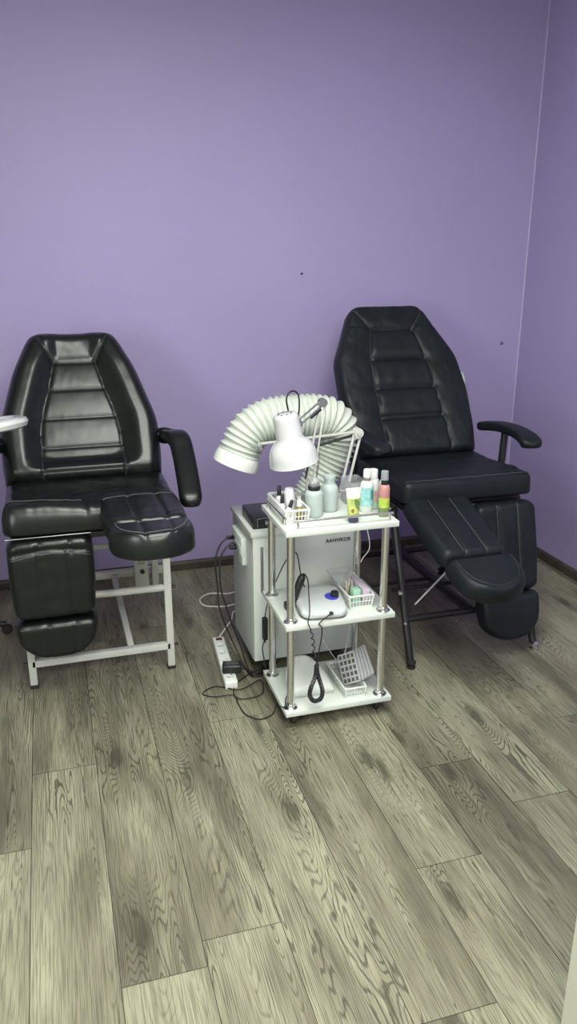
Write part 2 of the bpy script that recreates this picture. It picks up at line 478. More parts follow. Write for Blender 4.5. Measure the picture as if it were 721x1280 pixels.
# baseboards with a small rounded top
def skirting(name, a, b_, n):
    a = Vector(a); b_ = Vector(b_); n = Vector(n)
    prof = [(0, 0), (.014, 0), (.014, .034), (.011, .042), (.006, .046), (0, .047)]
    vs = [p+n*d+Vector((0, 0, z)) for p in (a, b_) for d, z in prof]; k = len(prof)
    fs = [(i, (i+1) % k, k+(i+1) % k, k+i) for i in range(k)]+[tuple(range(k)), tuple(range(2*k-1, k-1, -1))]
    return struct(finish(name, vs, fs, M_base, smooth=False))
skirting('baseboard_back', (X0, Y1, 0), (X1, Y1, 0), (0, -1, 0))
skirting('baseboard_right', (X1, Y0, 0), (X1, Y1-.014, 0), (-1, 0, 0))
skirting('baseboard_left', (X0, Y0, 0), (X0, Y1-.014, 0), (1, 0, 0))
struct(MB().tube([(X1-.001, Y1-.001, .047), (X1-.001, Y1-.001, HH)], .004, 8).build('trim_1', mat('pale_violet_caulk', (.42, .38, .58), .5, var=.05)))
# white door leaf standing at the right foreground
d = MB(); dm = basis((.897, .985, 0), (.35, -.94, 0), (-.94, -.35, 0))
d.box((.35, -.02, 1.0), (.70, .04, 1.98), .003, basis((.897, .985, 0), (.35, -.94, 0), (.94, .35, 0)))
struct(d.build('door_1', M_door))
# ceiling lamps above and behind the camera
for i, (lx, ly) in enumerate(((.60, 1.35), (.60, -.65))):
    t = thing('ceiling_light', ('square white ceiling lamp above the chairs', 'square white ceiling lamp near the front wall')[i], 'lamp', (lx, ly, HH))
    MB().box((lx, ly, HH-.02), (1.2, 1.2, .038), .004).build('housing', M_wplast, t)
    MB().box((lx, ly, HH-.045), (1.15, 1.15, .012), .003).build('diffuser', M_glow, t)
# marks on the back wall
p = ony(377, 342, 3.607)
tag(MB().lathe([(.0045, 0), (.0045, .006), (.003, .01)], (p.x, 3.61, p.z), (0, -1, 0), 10).build('nail', M_bplast, loc=(p.x, 3.61, p.z)),
    'small dark nail stuck in the middle of the purple wall', 'nail')
p = ony(627, 429, 3.607)  # chip in the wall paint, built as a small raised disc
tag(MB().lathe([(.009, 0), (.009, .002), (.005, .006), (.0035, .0035)], (p.x, 3.61, p.z), (0, -1, 0), 12).build('paint_chip', mat('faded_violet_chip', (.17, .12, .22), .6, var=.1), loc=(p.x, 3.61, p.z)),
    'small faded paint chip in the purple wall beside the right corner', 'paint chip')

# ---------------------------------------------------------------- left chair (glossy leather, white frame)
def const(v): return lambda y: v
CX = .092
ch = thing('pedicure_chair', 'glossy black leather pedicure chair on white square-tube frame, left of trolley', 'chair', (CX, 2.9, 0))
# backrest
wtab = smoothtab([(0, .288), (.10, .297), (.24, .297), (.45, .236), (.57, .183), (.62, .155)], .03)
itab = smoothtab([(0, .150), (.15, .150), (.25, .140), (.37, .105), (.47, .080), (.50, .078)], .02)
mL = basis((CX, 3.0, .645), (1, 0, 0), (0, .32, .52))
chan = [.035, .137, .255, .370, .480]
def smin(a, b_, k=.05):
    h = max(0, min(1, .5+.5*(b_-a)/k)); return b_*(1-h)+a*h-k*h*(1-h)
def sstep(t): t = max(0, min(1, t)); return t*t*(3-2*t)
def dispL(x, y):
    """raised bolster running round the rim of a sunken, nearly flat centre panel"""
    d = smin(wtab(y)-abs(x), y*1.35+.02, .06)
    z = .040*(1-sstep((d-.075)/.080)) 
    dt = .618-y
    z2 = .020*(1-sstep((dt-.03)/.085))*(1-.15*math.exp(-(x/.07)**2))
    z = max(z, z2) + .25*min(z, z2)
    z *= .55+.45*sstep(dt/.16)
    if abs(x) < itab(min(y, .49)):
        for a, b_ in zip(chan, chan[1:]):
            if a <= y < b_: z += .0022*math.sin(PI*(y-a)/(b_-a))
    return z
side = lambda sg: [(sg*itab(y), y) for y in (0.005, .06, .12, .18, .24, .30, .36, .42, .47, .49)]
gr = [(side(1), .0035, .0035), (side(-1), .0035, .0035)]
gr += [([(-itab(c), c), (itab(c), c)], .0028, .003) for c in chan]
dg = [[(sg*.080, .487), (sg*.125, .575)] for sg in (-1, 1)]
gr += [(l, .005, .005) for l in dg]
bk = Pad(.618, lambda y: -wtab(y), wtab,   .052, .058, corner=.03, corner0=.02, back=.02, disp=dispL, grooves=gr, p=2.3, NU=120, NV=120, wrinkle=.0007, seed=3)
bo = bk.build('backrest', M_leath, ch, mL)
off = lambda ln, d_: [(x+d_, y) for x, y in ln]
bk.thread('piping', [side(1), side(-1)], M_stitchb, bo, r=.0018, off=.0012)
bk.thread('stitching', [[(-itab(c)+.004, c+.003), (itab(c)-.004, c+.003)] for c in chan]+[off(l, .004) for l in dg]+[off(l, -.004) for l in dg], M_stitchb, bo, r=.0009)
MB().box((0, .24, -.026), (.40, .40, .016), .004, mL).build('backrest_board', M_blackm, ch)
# seat
SX0, SX1, SY0, SY1 = CX-.292, CX+.300, 2.575, 3.06
mS = basis((CX, 3.07, .605), (-1, 0, 0), (0, -1, .03))
def seat_r(y): return .292 - .0*y      # local x = -world x
def seat_l(y): return -.300 + max(0, (y-.36))*.25
def dispS(x, y):
    z = .0
    z += .014*math.exp(-((y-.43)/.06)**2)*(1 if x > 0 else .3)
    z -= .014*math.exp(-((x-.03)/.10)**2)*math.exp(-((y-.42)/.10)**2)
    z -= .010*math.exp(-((y-.30)/.10)**2)
    return z
sgr = [([(.02, .505), (.02, .36)], .006, .006), ([(.292, .34), (.15, .36), (.02, .33), (-.12, .30), (-.30, .34)], .004, .010),
       ([(.23, .0), (.20, .06), (.10, .09), (-.12, .09), (-.2, .05), (-.24, 0)], .008, .010)]
sp = Pad(.50, seat_l, seat_r, .078, .045, corner=.05, corner0=.02, back=.02, disp=dispS, grooves=sgr, p=2.6, NU=80, NV=80, wrinkle=.004, seed=9)
so = sp.build('seat', M_leath, ch, mS)
sp.thread('stitching', [[(.268, .42), (.20, .43), (.10, .425), (.03, .41)]], M_pipe, so, r=.0010)
MB().box((CX, 2.84, .575), (.54, .44, .022), .003).build('seat_board', M_blackm, ch)
# leg pads
def legpair(parent, m_, origin, x, y, L, W, foot, T, seedv, style, thread_m):
    """one leg rest: calf cushion and a rounded foot cushion"""
    mm = basis(origin, x, y); hw = W/2
    side_ = smoothtab([(0, hw*.96), (.04, hw), (L*.6, hw), (L, hw*.93)], .02)
    if style == 'glossy':
        g1 = [([(hw*.28, .0), (hw*.25, L)], .004, .004), ([(-hw*.40, .0), (-hw*.42, L)], .004, .004), ([(-hw, .05), (0, .035), (hw, .05)], .005, .006)]
    else:
        g1 = [([(hw*.30, .0), (hw*.30, L)], .004, .004), ([(-hw*.30, 0), (-hw*.30, L)], .004, .004)]
    P1 = Pad(L, lambda y_: -side_(y_), side_, T, .035, corner=.035, back=.012, grooves=g1, p=2.7, NU=48, NV=50, wrinkle=.0022, seed=seedv)
    a = P1.build('calf_cushion', m_, parent, mm)
    if style == 'glossy':
        P1.thread('stitching', [[(-hw*.9, .058), (-hw*.5, .047), (0, .040), (hw*.5, .047), (hw*.9, .058)], [(-hw*.9, .066), (-hw*.5, .055), (0, .048), (hw*.5, .055), (hw*.9, .066)]], thread_m, a, r=.0010)
    else:
        P1.thread('stitching', [[(hw*.30+.004, .012), (hw*.30+.004, L-.02)], [(-hw*.30-.004, .012), (-hw*.30-.004, L-.02)]], thread_m, a, r=.0009)
    y_ = Vector(y).normalized()
    mm2 = basis(Vector(origin)+y_*(L+.004), x, y)
    fw_ = hw*.97
    def fo(yy):
        t = yy/foot; return fw_*(1-max(0, t-.15)**2.6*.55)
    g2 = [([(hw*.25, 0), (hw*.22, foot)], .003, .004), ([(-hw*.42, 0), (-hw*.40, foot)], .003, .004)] if style == 'glossy' else []
    P2 = Pad(foot, lambda q: -fo(q), fo, T*1.02, .032, corner=.075, corner0=.02, back=.014, grooves=g2, p=2.7, NU=44, NV=40, wrinkle=.0015, seed=seedv+5)
    c = P2.build('foot_cushion', m_, parent, mm2)
    ln = []
    for k in range(0, 25):
        a_ = PI*k/24; ln.append(((fw_-.024)*math.cos(a_)*1.0, (.02+(foot-.045)*math.sin(a_)**.75)))
    ln = [(max(-fo(yy)+.022, min(fo(yy)-.022, xx)), yy) for xx, yy in ln]
    if abs(y[2]) < .9: P2.thread('piping', [ln], M_pipe if style == 'glossy' else M_stitchb, c, r=.0012 if style == 'glossy' else .0009)
    b_ = MB().box((0, (L+foot)*.45, -.018), (W*.7, (L+foot)*.72, .012), .003, mm).build('leg_board', M_blackm, parent)
    return a
legpair(ch, M_leath, (CX-.147, 2.615, .594), (-1, 0, 0), (0, -.03, -1), .29, .283, .143, .060, 21, 'glossy', M_pipe)
legpair(ch, M_leath, (CX+.158, 2.66, .640), (-1, 0, 0), (0, -1, .03), .345, .268, .165, .068, 31, 'glossy', M_pipe)
# white hinge bar and frame
FW = .026
fx0, fx1, fy0, fy1 = -.157, .338, 2.665, 3.235
MB().sqtube((CX-.285, 2.568, .602), (CX-.01, 2.568, .602), .004, .004).build('hinge_bar', M_steel, ch)
ry0, ry1, ry = -.150, .398, 3.15
for (x, y) in ((fx0, fy0), (fx1, fy0), (ry0, ry), (ry1, ry)):
    top = .572 if y == fy0 else .50
    l = MB().sqtube((x, y, .012), (x, y, top), FW).build('leg', M_whitem, ch)
    MB().box((x, y, .007), (.03, .03, .014), .003).build('rubber_foot', M_rubber, l)
MB().sqtube((fx0, fy0, .095), (fx1, fy0, .095), FW).build('crossbar', M_whitem, ch)
MB().tube([(fx0, fy0, .335), (fx1, fy0, .330)], .0135, 14).build('crossbar', M_whitem, ch)
MB().sqtube((ry0, ry, .205), (ry1, ry, .205), .030).build('crossbar', M_whitem, ch)
MB().sqtube((ry0, ry, .333), (ry1, ry, .333), .020).build('crossbar', M_whitem, ch)
for x in (-.022, .195):
    MB().sqtube((x, fy0+.013, .095), (x-.018, ry-.013, .20), .022).build('rail', M_whitem, ch)
for x, x2 in ((fx0, ry0), (fx1, ry1)):
    MB().sqtube((x, fy0, .56), (x, 3.04, .56), FW).build('side_rail', M_whitem, ch)
    MB().sqtube((x2, ry, .49), (x, 3.03, .56), FW).build('side_rail', M_whitem, ch)
MB().box((.289, 3.10, .215), (.056, .008, .125), .002).sqtube((.289, 3.105, .26), (.289, 3.02, .57), .03).build('bracket_plate', M_whitem, ch)
MB().sqtube((.345, 3.11, .155), (.34, 3.03, .57), .026).build('strut', M_whitem, ch)
MB().tube([(.292, 3.088, .225), (.292, 3.096, .225)], .010, 8).build('wing_nut', M_blackm, ch)
for (x, z) in ((fx1+.020, .330), (fx1+.020, .095), (fx0-.020, .095)):
    MB().tube([(x-.010, fy0, z), (x+.010, fy0, z)], .006, 8).build('bolt', M_blackm, ch)
# armrests: padded arm that turns down in front of a steel bracket
for sg in (1, -1):
    ax = CX+sg*.345
    ctl = [ony(px, py, Y) for px, py, Y in ((200, 548, 3.05), (211, 545, 2.99), (223, 549, 2.93), (229, 568, 2.87), (235, 600, 2.77), (240, 634, 2.67))]
    pts = smooth_path([(CX+sg*(c.x-CX), c.y, c.z) for c in ctl], 8)
    T, Ns = frames(pts)
    mb = MB(); V = []; Fc = []; n = len(pts); SG = 20
    for i, p in enumerate(pts):
        t = i/(n-1)
        e = min(1, t/.05, 1)*1; e = math.sqrt(max(0.0, 1-(1-min(1, t/.06))**2))*math.sqrt(max(0.0, 1-(1-min(1, (1-t)/.07))**2))
        wd = (.020+.021*min(1, t/.35))*max(.05, e); th = (.016+.012*min(1, t/.35))*max(.05, e)
        sx = Vector((1, 0, 0)); 
        if t < .3: sx = (Vector((1, 0, 0))*t/.3+Vector((0, -1, 0))*sg*(1-t/.3)).normalized()
        sx = (sx-T[i]*sx.dot(T[i])).normalized(); sz = T[i].cross(sx)
        for j in range(SG):
            a = 2*PI*j/SG; ca, sa = math.cos(a), math.sin(a)
            V.append(p+sx*wd*math.copysign(abs(ca)**.6, ca)+sz*th*math.copysign(abs(sa)**.6, sa))
    for i in range(n-1):
        for j in range(SG):
            j2 = (j+1) % SG; Fc.append((i*SG+j, i*SG+j2, (i+1)*SG+j2, (i+1)*SG+j))
    Fc.append(tuple(range(SG))); Fc.append(tuple((n-1)*SG+j for j in range(SG)))
    ar = mb.add(V, Fc).build('armrest', M_leath, ch, angle=60)
    MB().tube(smooth_path([(CX+sg*.25, 3.10, .80), (CX+sg*.31, 3.07, .825), (CX+sg*.345, 3.01, .828)], 5), .010, 10).build('armrest_bracket', M_blackm, ch)

# ---------------------------------------------------------------- right chair (matte leather, black frame)
RX = 1.468
cr_ = thing('pedicure_chair', 'matte charcoal leather pedicure chair on black tube frame, in right corner', 'chair', (RX, 2.85, 0))
wR = smoothtab([(0, .262), (.12, .285), (.30, .300), (.47, .288), (.56, .245), (.70, .183), (.75, .160)], .025)
iR = smoothtab([(0, .140), (.12, .143), (.37, .133), (.46, .128), (.60, .097), (.62, .097)], .015)
mR = basis((RX, 2.975, .655), (1, 0, 0), (0, .44, .57))
chR = [.0, .175, .315, .455, .602]
def dispR(x, y):
    hw = wR(y); hi = iR(min(y, .6)); ax = abs(x)
    if y > .61: return .004*math.sin(PI*min(1, (y-.61)/.12))
    if ax > hi: return .008*math.sin(PI*min(1, (ax-hi)/(hw-hi)))
    z = 0
    for a, b_ in zip(chR, chR[1:]):
        if a <= y < b_: z += .008*math.sin(PI*(y-a)/(b_-a))**.7
    return z
sR = lambda sg: [(sg*iR(y), y) for y in (.01, .12, .2, .3, .37, .46, .53, .60)]
dR = [[(sg*.097, .602), (sg*.165, .70)] for sg in (-1, 1)]
gR = [(sR(1), .004, .005), (sR(-1), .004, .005)]+[([(-iR(c), c), (iR(c), c)], .009, .009) for c in chR[1:]]+[(l, .003, .005) for l in dR]
bR = Pad(.735, lambda y: -wR(y), wR, .055, .035, corner=.05, corner0=.015, back=.012, disp=dispR, grooves=gR, NU=100, NV=110, wrinkle=.0028, seed=13)
bo = bR.build('backrest', M_leath2, cr_, mR)
bR.thread('stitching', [[(x+.006, y) for x, y in sR(1)], [(x-.006, y) for x, y in sR(-1)]]+[off(l, .004) for l in dR], M_stitchw, bo, r=.0007)
MB().box((0, .30, -.018), (.44, .46, .016), .004, mR).build('backrest_board', M_blackm, cr_)
# seat
mSR = basis((RX, 3.05, .605), (-1, 0, 0), (0, -1, .02))
def dispSR(x, y): return .006*math.exp(-((y-.42)/.08)**2)-.006*math.exp(-((y-.2)/.12)**2)
seatR = Pad(.53, lambda y: -.275-.0*y, lambda y: .272, .068, .030, corner=.035, corner0=.015, back=.012, disp=dispSR,
            grooves=[([(.30, .44), (.1, .45), (-.1, .45), (-.3, .44)], .002, .006)], p=3.4, NU=70, NV=70, wrinkle=.003, seed=17)
so = seatR.build('seat', M_leath2, cr_, mSR)
seatR.thread('stitching', [[(-.268, .497), (-.15, .500), (0, .500), (.15, .500), (.25, .497)]], M_stitchw, so, r=.0008)
MB().box((RX, 2.80, .578), (.50, .46, .02), .003).build('seat_board', M_blackm, cr_)
legpair(cr_, M_leath2, (RX+.145, 2.545, .580), (-1, 0, 0), (0, -.27, -1), .35, .265, .185, .055, 41, 'matte', M_stitchw)
legpair(cr_, M_leath2, (RX-.130, 2.575, .583), (-1, 0, 0), (.02, -1, -.335), .36, .262, .190, .055, 51, 'matte', M_stitchw)
rx0, rx1 = 1.203, 1.733
for x in (rx0, rx1):
    for (y0, y1, top) in ((2.40, 2.63, .57), (3.19, 2.98, .57)):
        d_ = Vector((0, y1-y0, top)).normalized()
        l = MB().tube([Vector((x, y0, .0))+d_*.025, (x, y1, top)], .0145, 14).build('leg', M_blackm, cr_)
        MB().lathe([(.016, 0), (.017, .006), (.010, .010), (.010, .016), (.018, .02), (.018, .028), (.012, .032)], (x, y0, 0), (0, 0, 1), 14).build('foot', M_chrome if (x == rx1 and y0 < 3) else M_rubber, l)
def legy(z): return 2.40+.23*z/.57
MB().tube([(rx0, legy(.17), .17), (rx1, legy(.17), .17)], .013, 12).build('crossbar', M_blackm, cr_)
MB().sqtube((RX, legy(.17), .178), (RX, 3.13, .178), .036, .022).build('rail', M_blackm, cr_)
MB().tube([(rx0, 3.19-.21*.17/.57, .17), (rx1, 3.19-.21*.17/.57, .17)], .013, 12).build('crossbar', M_blackm, cr_)
MB().tube([(rx0, 2.60, .235), (rx1-.12, 2.60, .235)], .008, 10).build('crossbar', M_blackm, cr_)
MB().tube([(rx0-.01, 2.78, .18), (RX+.02, 2.78, .18)], .008, 10).build('crossbar', M_blackm, cr_)
for x in (rx0, rx1): MB().tube([(x, 2.61, .56), (x, 3.0, .56)], .0145, 12).build('side_rail', M_blackm, cr_)
MB().tube([(1.265, 2.52, .20), (1.42, 2.50, .37)], .0035, 8).build('lever', M_grey, cr_)
for (px, py, Y) in ((500, 740, 2.49), (531, 736, 2.60), (506, 778, 2.455)):
    q = ony(px, py, Y); q2 = q+Vector((-.004, -.012, 0))
    MB().tube([q, q2], .0075 if px == 500 else .005, 10).build('bolt', M_chrome, cr_)
for x in (1.30, 1.62):
    MB().tube([(x, 3.0, .56), (x, 3.27, .62), (x, 3.36, 1.0)], .012, 10).build('backrest_bar', M_blackm, cr_)
# armrests: curved pad on a post
for sg in (1, -1):
    ax = RX+sg*.345
    path = [(ax-sg*.030, 3.03, .765), (ax-sg*.008, 2.90, .787), (ax, 2.79, .790), (ax-sg*.004, 2.70, .782), (ax-sg*.02, 2.625, .765)] if sg > 0 else \
           [(ax+.03, 3.03, .80), (ax+.008, 2.90, .815), (ax, 2.79, .815), (ax+.010, 2.69, .805), (ax+.035, 2.60, .79)]
    pts = smooth_path(path, 8); T, Ns = frames(pts); V = []; Fc = []; n = len(pts); SG = 22
    for i, p in enumerate(pts):
        t = i/(n-1); e = math.sqrt(max(0.0, 1-(1-min(1, t/.07))**2))*math.sqrt(max(0.0, 1-(1-min(1, (1-t)/.09))**2)); e = max(.05, e)
        wd = (.030+.014*t)*e; th = .020*e
        sx = Vector((0, 0, 1)).cross(T[i]).normalized(); sz = T[i].cross(sx)
        for j in range(SG):
            a = 2*PI*j/SG; ca, sa = math.cos(a), math.sin(a)
            V.append(p+sx*wd*math.copysign(abs(ca)**.45, ca)+sz*th*math.copysign(abs(sa)**.5, sa))
    for i in range(n-1):
        for j in range(SG):
            j2 = (j+1) % SG; Fc.append((i*SG+j, i*SG+j2, (i+1)*SG+j2, (i+1)*SG+j))
    Fc.append(tuple(range(SG))); Fc.append(tuple((n-1)*SG+j for j in range(SG)))
    MB().add(V, Fc).build('armrest', M_leath2, cr_, angle=60)
    MB().tube([(RX+sg*.27, 2.86, .57), (RX+sg*.325, 2.86, .565), (RX+sg*.335, 2.86, .60), (ax-sg*.004, 2.86, .775)], .015, 12).build('armrest_post', M_blackm, cr_)

# ---------------------------------------------------------------- treatment trolley
TX0, TX1, TY0, TY1 = .633, 1.003, 2.135, 2.425
tr = thing('trolley', 'three-tier trolley of white shelves on chrome posts between the chairs', 'trolley', (.818, 2.28, 0))
SH = [.052, .362, .676]   # undersides
ST = .018
for i, z in enumerate(SH):
    MB().box((.818, 2.28, z+ST/2), (TX1-TX0, TY1-TY0, ST), .0015).build('shelf', M_lam, tr)
posts = [(.657, 2.165), (.970, 2.160), (.657, 2.385), (.970, 2.395)]
for x, y in posts:
    p_ = MB().tube([(x, y, SH[0]+ST), (x, y, SH[1])], .0125, 20).tube([(x, y, SH[1]+ST), (x, y, SH[2])], .0125, 20).build('post', M_chrome, tr)
    for z in (SH[0]+ST, SH[1]+ST):
        MB().lathe([(.023, 0), (.023, .003), (.020, .005), (.015, .008), (.0145, .014), (.0126, .015)], (x, y, z)).build('flange', M_chrome, p_)
for x, y in ((.67, 2.18), (.965, 2.18), (.67, 2.38), (.965, 2.38)):
    c_ = MB().box((x, y, .0455), (.03, .03, .013), .003).build('caster', M_bplast, tr)
    MB().lathe([(.010, -.009), (.019, -.008), (.021, 0), (.019, .008), (.010, .009)], (x, y, .0215), (1, 0, 0), 18).build('wheel', M_rubber, c_)
ZT = SH[2]+ST
RZ = ZT+.026
rail = [(.662, 2.150, RZ), (.985, 2.147, RZ)]
MB().tube(rail, .0042, 10).build('guard_rail', M_chrome, tr)
MB().tube([(.645, 2.185, RZ), (.645, 2.395, RZ)], .0042, 10).build('guard_rail', M_chrome, tr)
MB().tube([(.662, 2.410, RZ), (.985, 2.410, RZ)], .0042, 10).build('guard_rail', M_chrome, tr)
MB().tube([(.991, 2.185, RZ), (.991, 2.395, RZ)], .0042, 10).build('guard_rail', M_chrome, tr)
for x, y in ((.675, 2.150), (.975, 2.147), (.645, 2.20), (.645, 2.38), (.675, 2.41), (.975, 2.41), (.991, 2.2), (.991, 2.38)):
    MB().tube([(x, y, ZT), (x, y, RZ)], .0035, 8).build('rail_post', M_chrome, tr)

# ---------------------------------------------------------------- dust extractor cabinet
KX0, KX1, KY0, KY1 = .624, 1.003, 2.52, 2.83
KB, KT = .055, .545
cb = thing('extractor_cabinet', 'white floor-standing dust extractor cabinet on wheels behind the trolley', 'cabinet', ((KX0+KX1)/2, (KY0+KY1)/2, 0))
kc = ((KX0+KX1)/2, (KY0+KY1)/2)
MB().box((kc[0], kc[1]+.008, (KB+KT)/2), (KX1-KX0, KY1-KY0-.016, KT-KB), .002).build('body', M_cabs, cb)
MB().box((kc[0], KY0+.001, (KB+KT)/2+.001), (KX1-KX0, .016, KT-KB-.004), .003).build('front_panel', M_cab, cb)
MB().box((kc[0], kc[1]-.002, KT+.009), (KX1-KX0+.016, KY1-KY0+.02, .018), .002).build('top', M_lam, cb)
MB().box((.655, KY0-.0085, .420), (.010, .005, .175), .002).build('handle', M_steel, cb)
tm = basis(((kc[0]+.128), KY0-.0078, .503), (1, 0, 0), (0, 0, 1))
text_mb('AANVIKOR', .019, tm, .0005, .0004).build('lettering', M_print, cb, smooth=False)
MB().box((kc[0], kc[1], .048), (KX1-KX0-.06, KY1-KY0-.05, .014), .002).build('base_plate', M_blackm, cb)
for x in (KX0+.045, KX1-.045):
    for y in (KY0+.04, KY1-.04):
        c_ = MB().box((x, y, .038), (.026, .03, .012), .003).build('caster', M_bplast, cb)
        MB().lathe([(.010, -.009), (.017, -.008), (.019, 0), (.017, .008), (.010, .009)], (x, y, .0195), (1, 0, 0), 16).build('wheel', M_rubber, c_)
# socket box on its left side
sb = MB().box((KX0-.011, 2.68, .475), (.022, .155, .075), .004).box((KX0-.009, 2.64, .43), (.018, .07, .05), .003).build('inlet_panel', M_cab, cb)
MB().box((KX0-.0235, 2.65, .465), (.004, .085, .03), .001).build('switch_plate', M_cabs, cb)
# collar for the hose
MB().lathe([(.082, 0), (.082, .012), (.074, .014), (.074, .05), (.070, .05), (.070, 0)], (.865, 2.69, KT+.018), close=False).build('hose_collar', M_wplast, cb)

# extraction hose (corrugated)
hz = [(.870, 2.690, .585), (.905, 2.690, .64), (.940, 2.685, .71), (.975, 2.68, .78), (.992, 2.68, .855), (.968, 2.68, .905), (.91, 2.68, .925),
      (.82, 2.68, .928), (.73, 2.68, .922), (.670, 2.68, .893), (.638, 2.68, .850), (.622, 2.68, .812)]
hp = smooth_path(hz, 22)
ho = thing('extraction_hose', 'thick white corrugated hose curving up from cabinet and over to its nozzle', 'hose', (.870, 2.69, KT+.018))
P = hp
lens = [0]
for a, b_ in zip(P, P[1:]): lens.append(lens[-1]+(b_-a).length)
tot = lens[-1]
# resample evenly
NS = 560; RP = []
k = 0
for i in range(NS+1):
    s_ = tot*i/NS
    while k < len(lens)-2 and lens[k+1] < s_: k += 1
    t = (s_-lens[k])/max(1e-9, lens[k+1]-lens[k]); RP.append(P[k].lerp(P[k+1], t))
# rib spacing: compressed in the bends as in fabric hose
nr = 42
def hr(t):
    s_ = t*nr; base = .070+.012*min(1, max(0, (t-.22)/.2)) - .004*max(0, t-.85)/.15
    rib = abs(math.sin(PI*s_)); v = .5+.5*math.sin(2*PI*s_)
    return base - .0105*rib**.75 + .0012*noise.noise(Vector((s_*3.1, 0, 0)))
MB().tube(RP, .08, 40, rf=hr).build('duct', M_hose, ho, angle=180)
# nozzle
tn = (RP[-1]-RP[-6]).normalized()
e_ = RP[-1]
MB().lathe([(.066, -.004), (.074, .0), (.078, .010), (.082, .026), (.082, .050), (.079, .050), (.074, .012), (.062, .008)], e_, tn, 40, close=False).build('nozzle', M_wplast, ho)
# spiral wire hoops on the hose
# articulated arm carrying the hose
arm = thing('support_arm', 'white jointed arm with springs clamped at cabinet edge holding the hose up', 'arm', (.985, 2.60, KT+.018))
pb = Vector((.955, 2.555, KT+.02)); pe = ony(447, 541, 2.56); pm = ony(393, 556, 2.56); pn = ony(322, 558, 2.60)
MB().box((pb.x, pb.y, KT+.031), (.05, .04, .025), .004).box((pb.x, pb.y, KT+.055), (.022, .022, .03), .003).build('clamp', M_wplast, arm)
dxx = (pe-pb).cross(Vector((0, 1, 0))).normalized()*.0125
a_ = MB().sqtube(pb+dxx+Vector((0, 0, .03)), pe+dxx, .009, up=(0, 1, 0)).sqtube(pb-dxx+Vector((0, 0, .03)), pe-dxx, .009, up=(0, 1, 0)).build('lower_arm', M_whitem, arm)
sp_ = [pb.lerp(pe, .12+.3*t/40)+Vector((.004*math.cos(t*1.6), .010+.004*math.sin(t*1.6), 0)) for t in range(41)]
MB().tube(sp_, .0013, 5).build('spring', M_steel, a_)
MB().lathe([(.018, -.012), (.018, .012)], pe, (0, 1, 0), 18).lathe([(.007, -.018), (.007, .018)], pe, (0, 1, 0), 12).build('joint', M_whitem, arm)
MB().sqtube(pe+Vector((0, 0, .004)), pn+Vector((0, 0, .008)), .009, up=(0, 1, 0)).build('upper_arm', M_whitem, arm)
MB().tube([pe+Vector((-.02, .004, -.010)), pm+Vector((-.02, .004, -.012))], .005, 8).build('spring', M_bplast, arm)
MB().tube([pn+Vector((0, -.004, 0)), pn+Vector((-.02, .012, .004)), pn+Vector((-.035, .03, .004))], .008, 10).lathe([(.014, 0), (.014, .012)], pn, (1, 0, 0), 14).build('hose_bracket', M_clear, arm)

# ---------------------------------------------------------------- desk lamp
LB = Vector((.79, 2.400, ZT))
dl = thing('desk_lamp', 'glossy white bell-shaded spring-arm lamp clamped at the trolley back', 'lamp', LB)
LY = 2.40
el = ony(403, 503, LY+.02); hd = ony(372, 530, LY-.03); bs = Vector((.797, 2.418, ZT+.05))
MB().box((.797, 2.436, ZT+.006), (.04, .018, .045), .003).box((.797, 2.418, ZT+.024), (.034, .034, .012), .003).lathe([(.012, 0), (.012, .028)], (.797, 2.418, ZT+.028)).build('clamp', M_wplast, dl)
sd = Vector((.0105, 0, 0))
la = MB().sqtube(bs-sd, el-sd, .0065, up=(0, 1, 0)).sqtube(bs+sd, el+sd, .0065, up=(0, 1, 0)).build('lower_arm', M_whitem, dl)
for s_ in (-1, 1):
    q0 = bs.lerp(el, .10)+sd*s_*1.9+Vector((0, -.006, 0)); q1 = bs.lerp(el, .40)+sd*s_*1.6+Vector((0, -.006, 0))
    MB().tube([q0.lerp(q1, t/70)+Vector((.003*math.cos(t*1.9), .003*math.sin(t*1.9), 0)) for t in range(71)], .0011, 5).tube([q0, q1], .0022, 6).build('spring', M_steel if s_ > 0 else M_blackm, la)
MB().lathe([(.014, -.012), (.014, .012)], el, (0, 1, 0), 18).build('joint', M_steel, dl)
v2 = (hd-el).cross(Vector((0, 1, 0))).normalized()*.008
ua = MB().sqtube(el+v2, hd+v2, .006, up=(0, 1, 0)).sqtube(el-v2, hd-v2, .006, up=(0, 1, 0)).build('upper_arm', M_steel, dl)
q0 = el.lerp(hd, .15)+v2*1.9; q1 = el.lerp(hd, .55)+v2*1.9
MB().tube([q0, q1], .004, 8).build('spring', M_blackm, ua)
hc = ony(356, 517, LY-.05)          # cap top centre
ho_ = ony(368, 578, LY-.05)         # opening centre
axl = (ho_-hc).normalized(); HL = (ho_-hc).length
prof = [(.0, .0), (.030, .0), (.0365, .003), (.040, .009), (.041, .018), (.0425, .075), (.045, .084), (.056, .094), (.067, .107), (.074, .122), (.0775, .140), (.079, HL-.004),
        (.0805, HL), (.0785, HL), (.0760, .140), (.071, .122), (.060, .105), (.045, .094), (.036, .085), (.036, .02), (.0, .016)]
sh = MB().lathe(prof, hc, axl, 48, close=False).build('lamp_shade', M_lamp, dl)
vents = MB()
qv = Vector((0, 0, 1)).rotation_difference(axl).to_matrix()
for k in range(8):
    a = 2*PI*k/8; c_ = Vector(hc)+qv @ Vector((.022*math.cos(a), .022*math.sin(a), 0)); vents.lathe([(.0032, -.0012), (.0032, .0002)], c_, axl, 8)
vents.build('vent_hole', M_holes, sh)['kind'] = 'stuff'
MB().lathe([(.020, .03), (.024, .05), (.034, .085), (.036, .105), (.028, .125), (.008, .134), (0.0, .136)], hc, axl, 24, close=False).build('bulb', M_frost, dl)
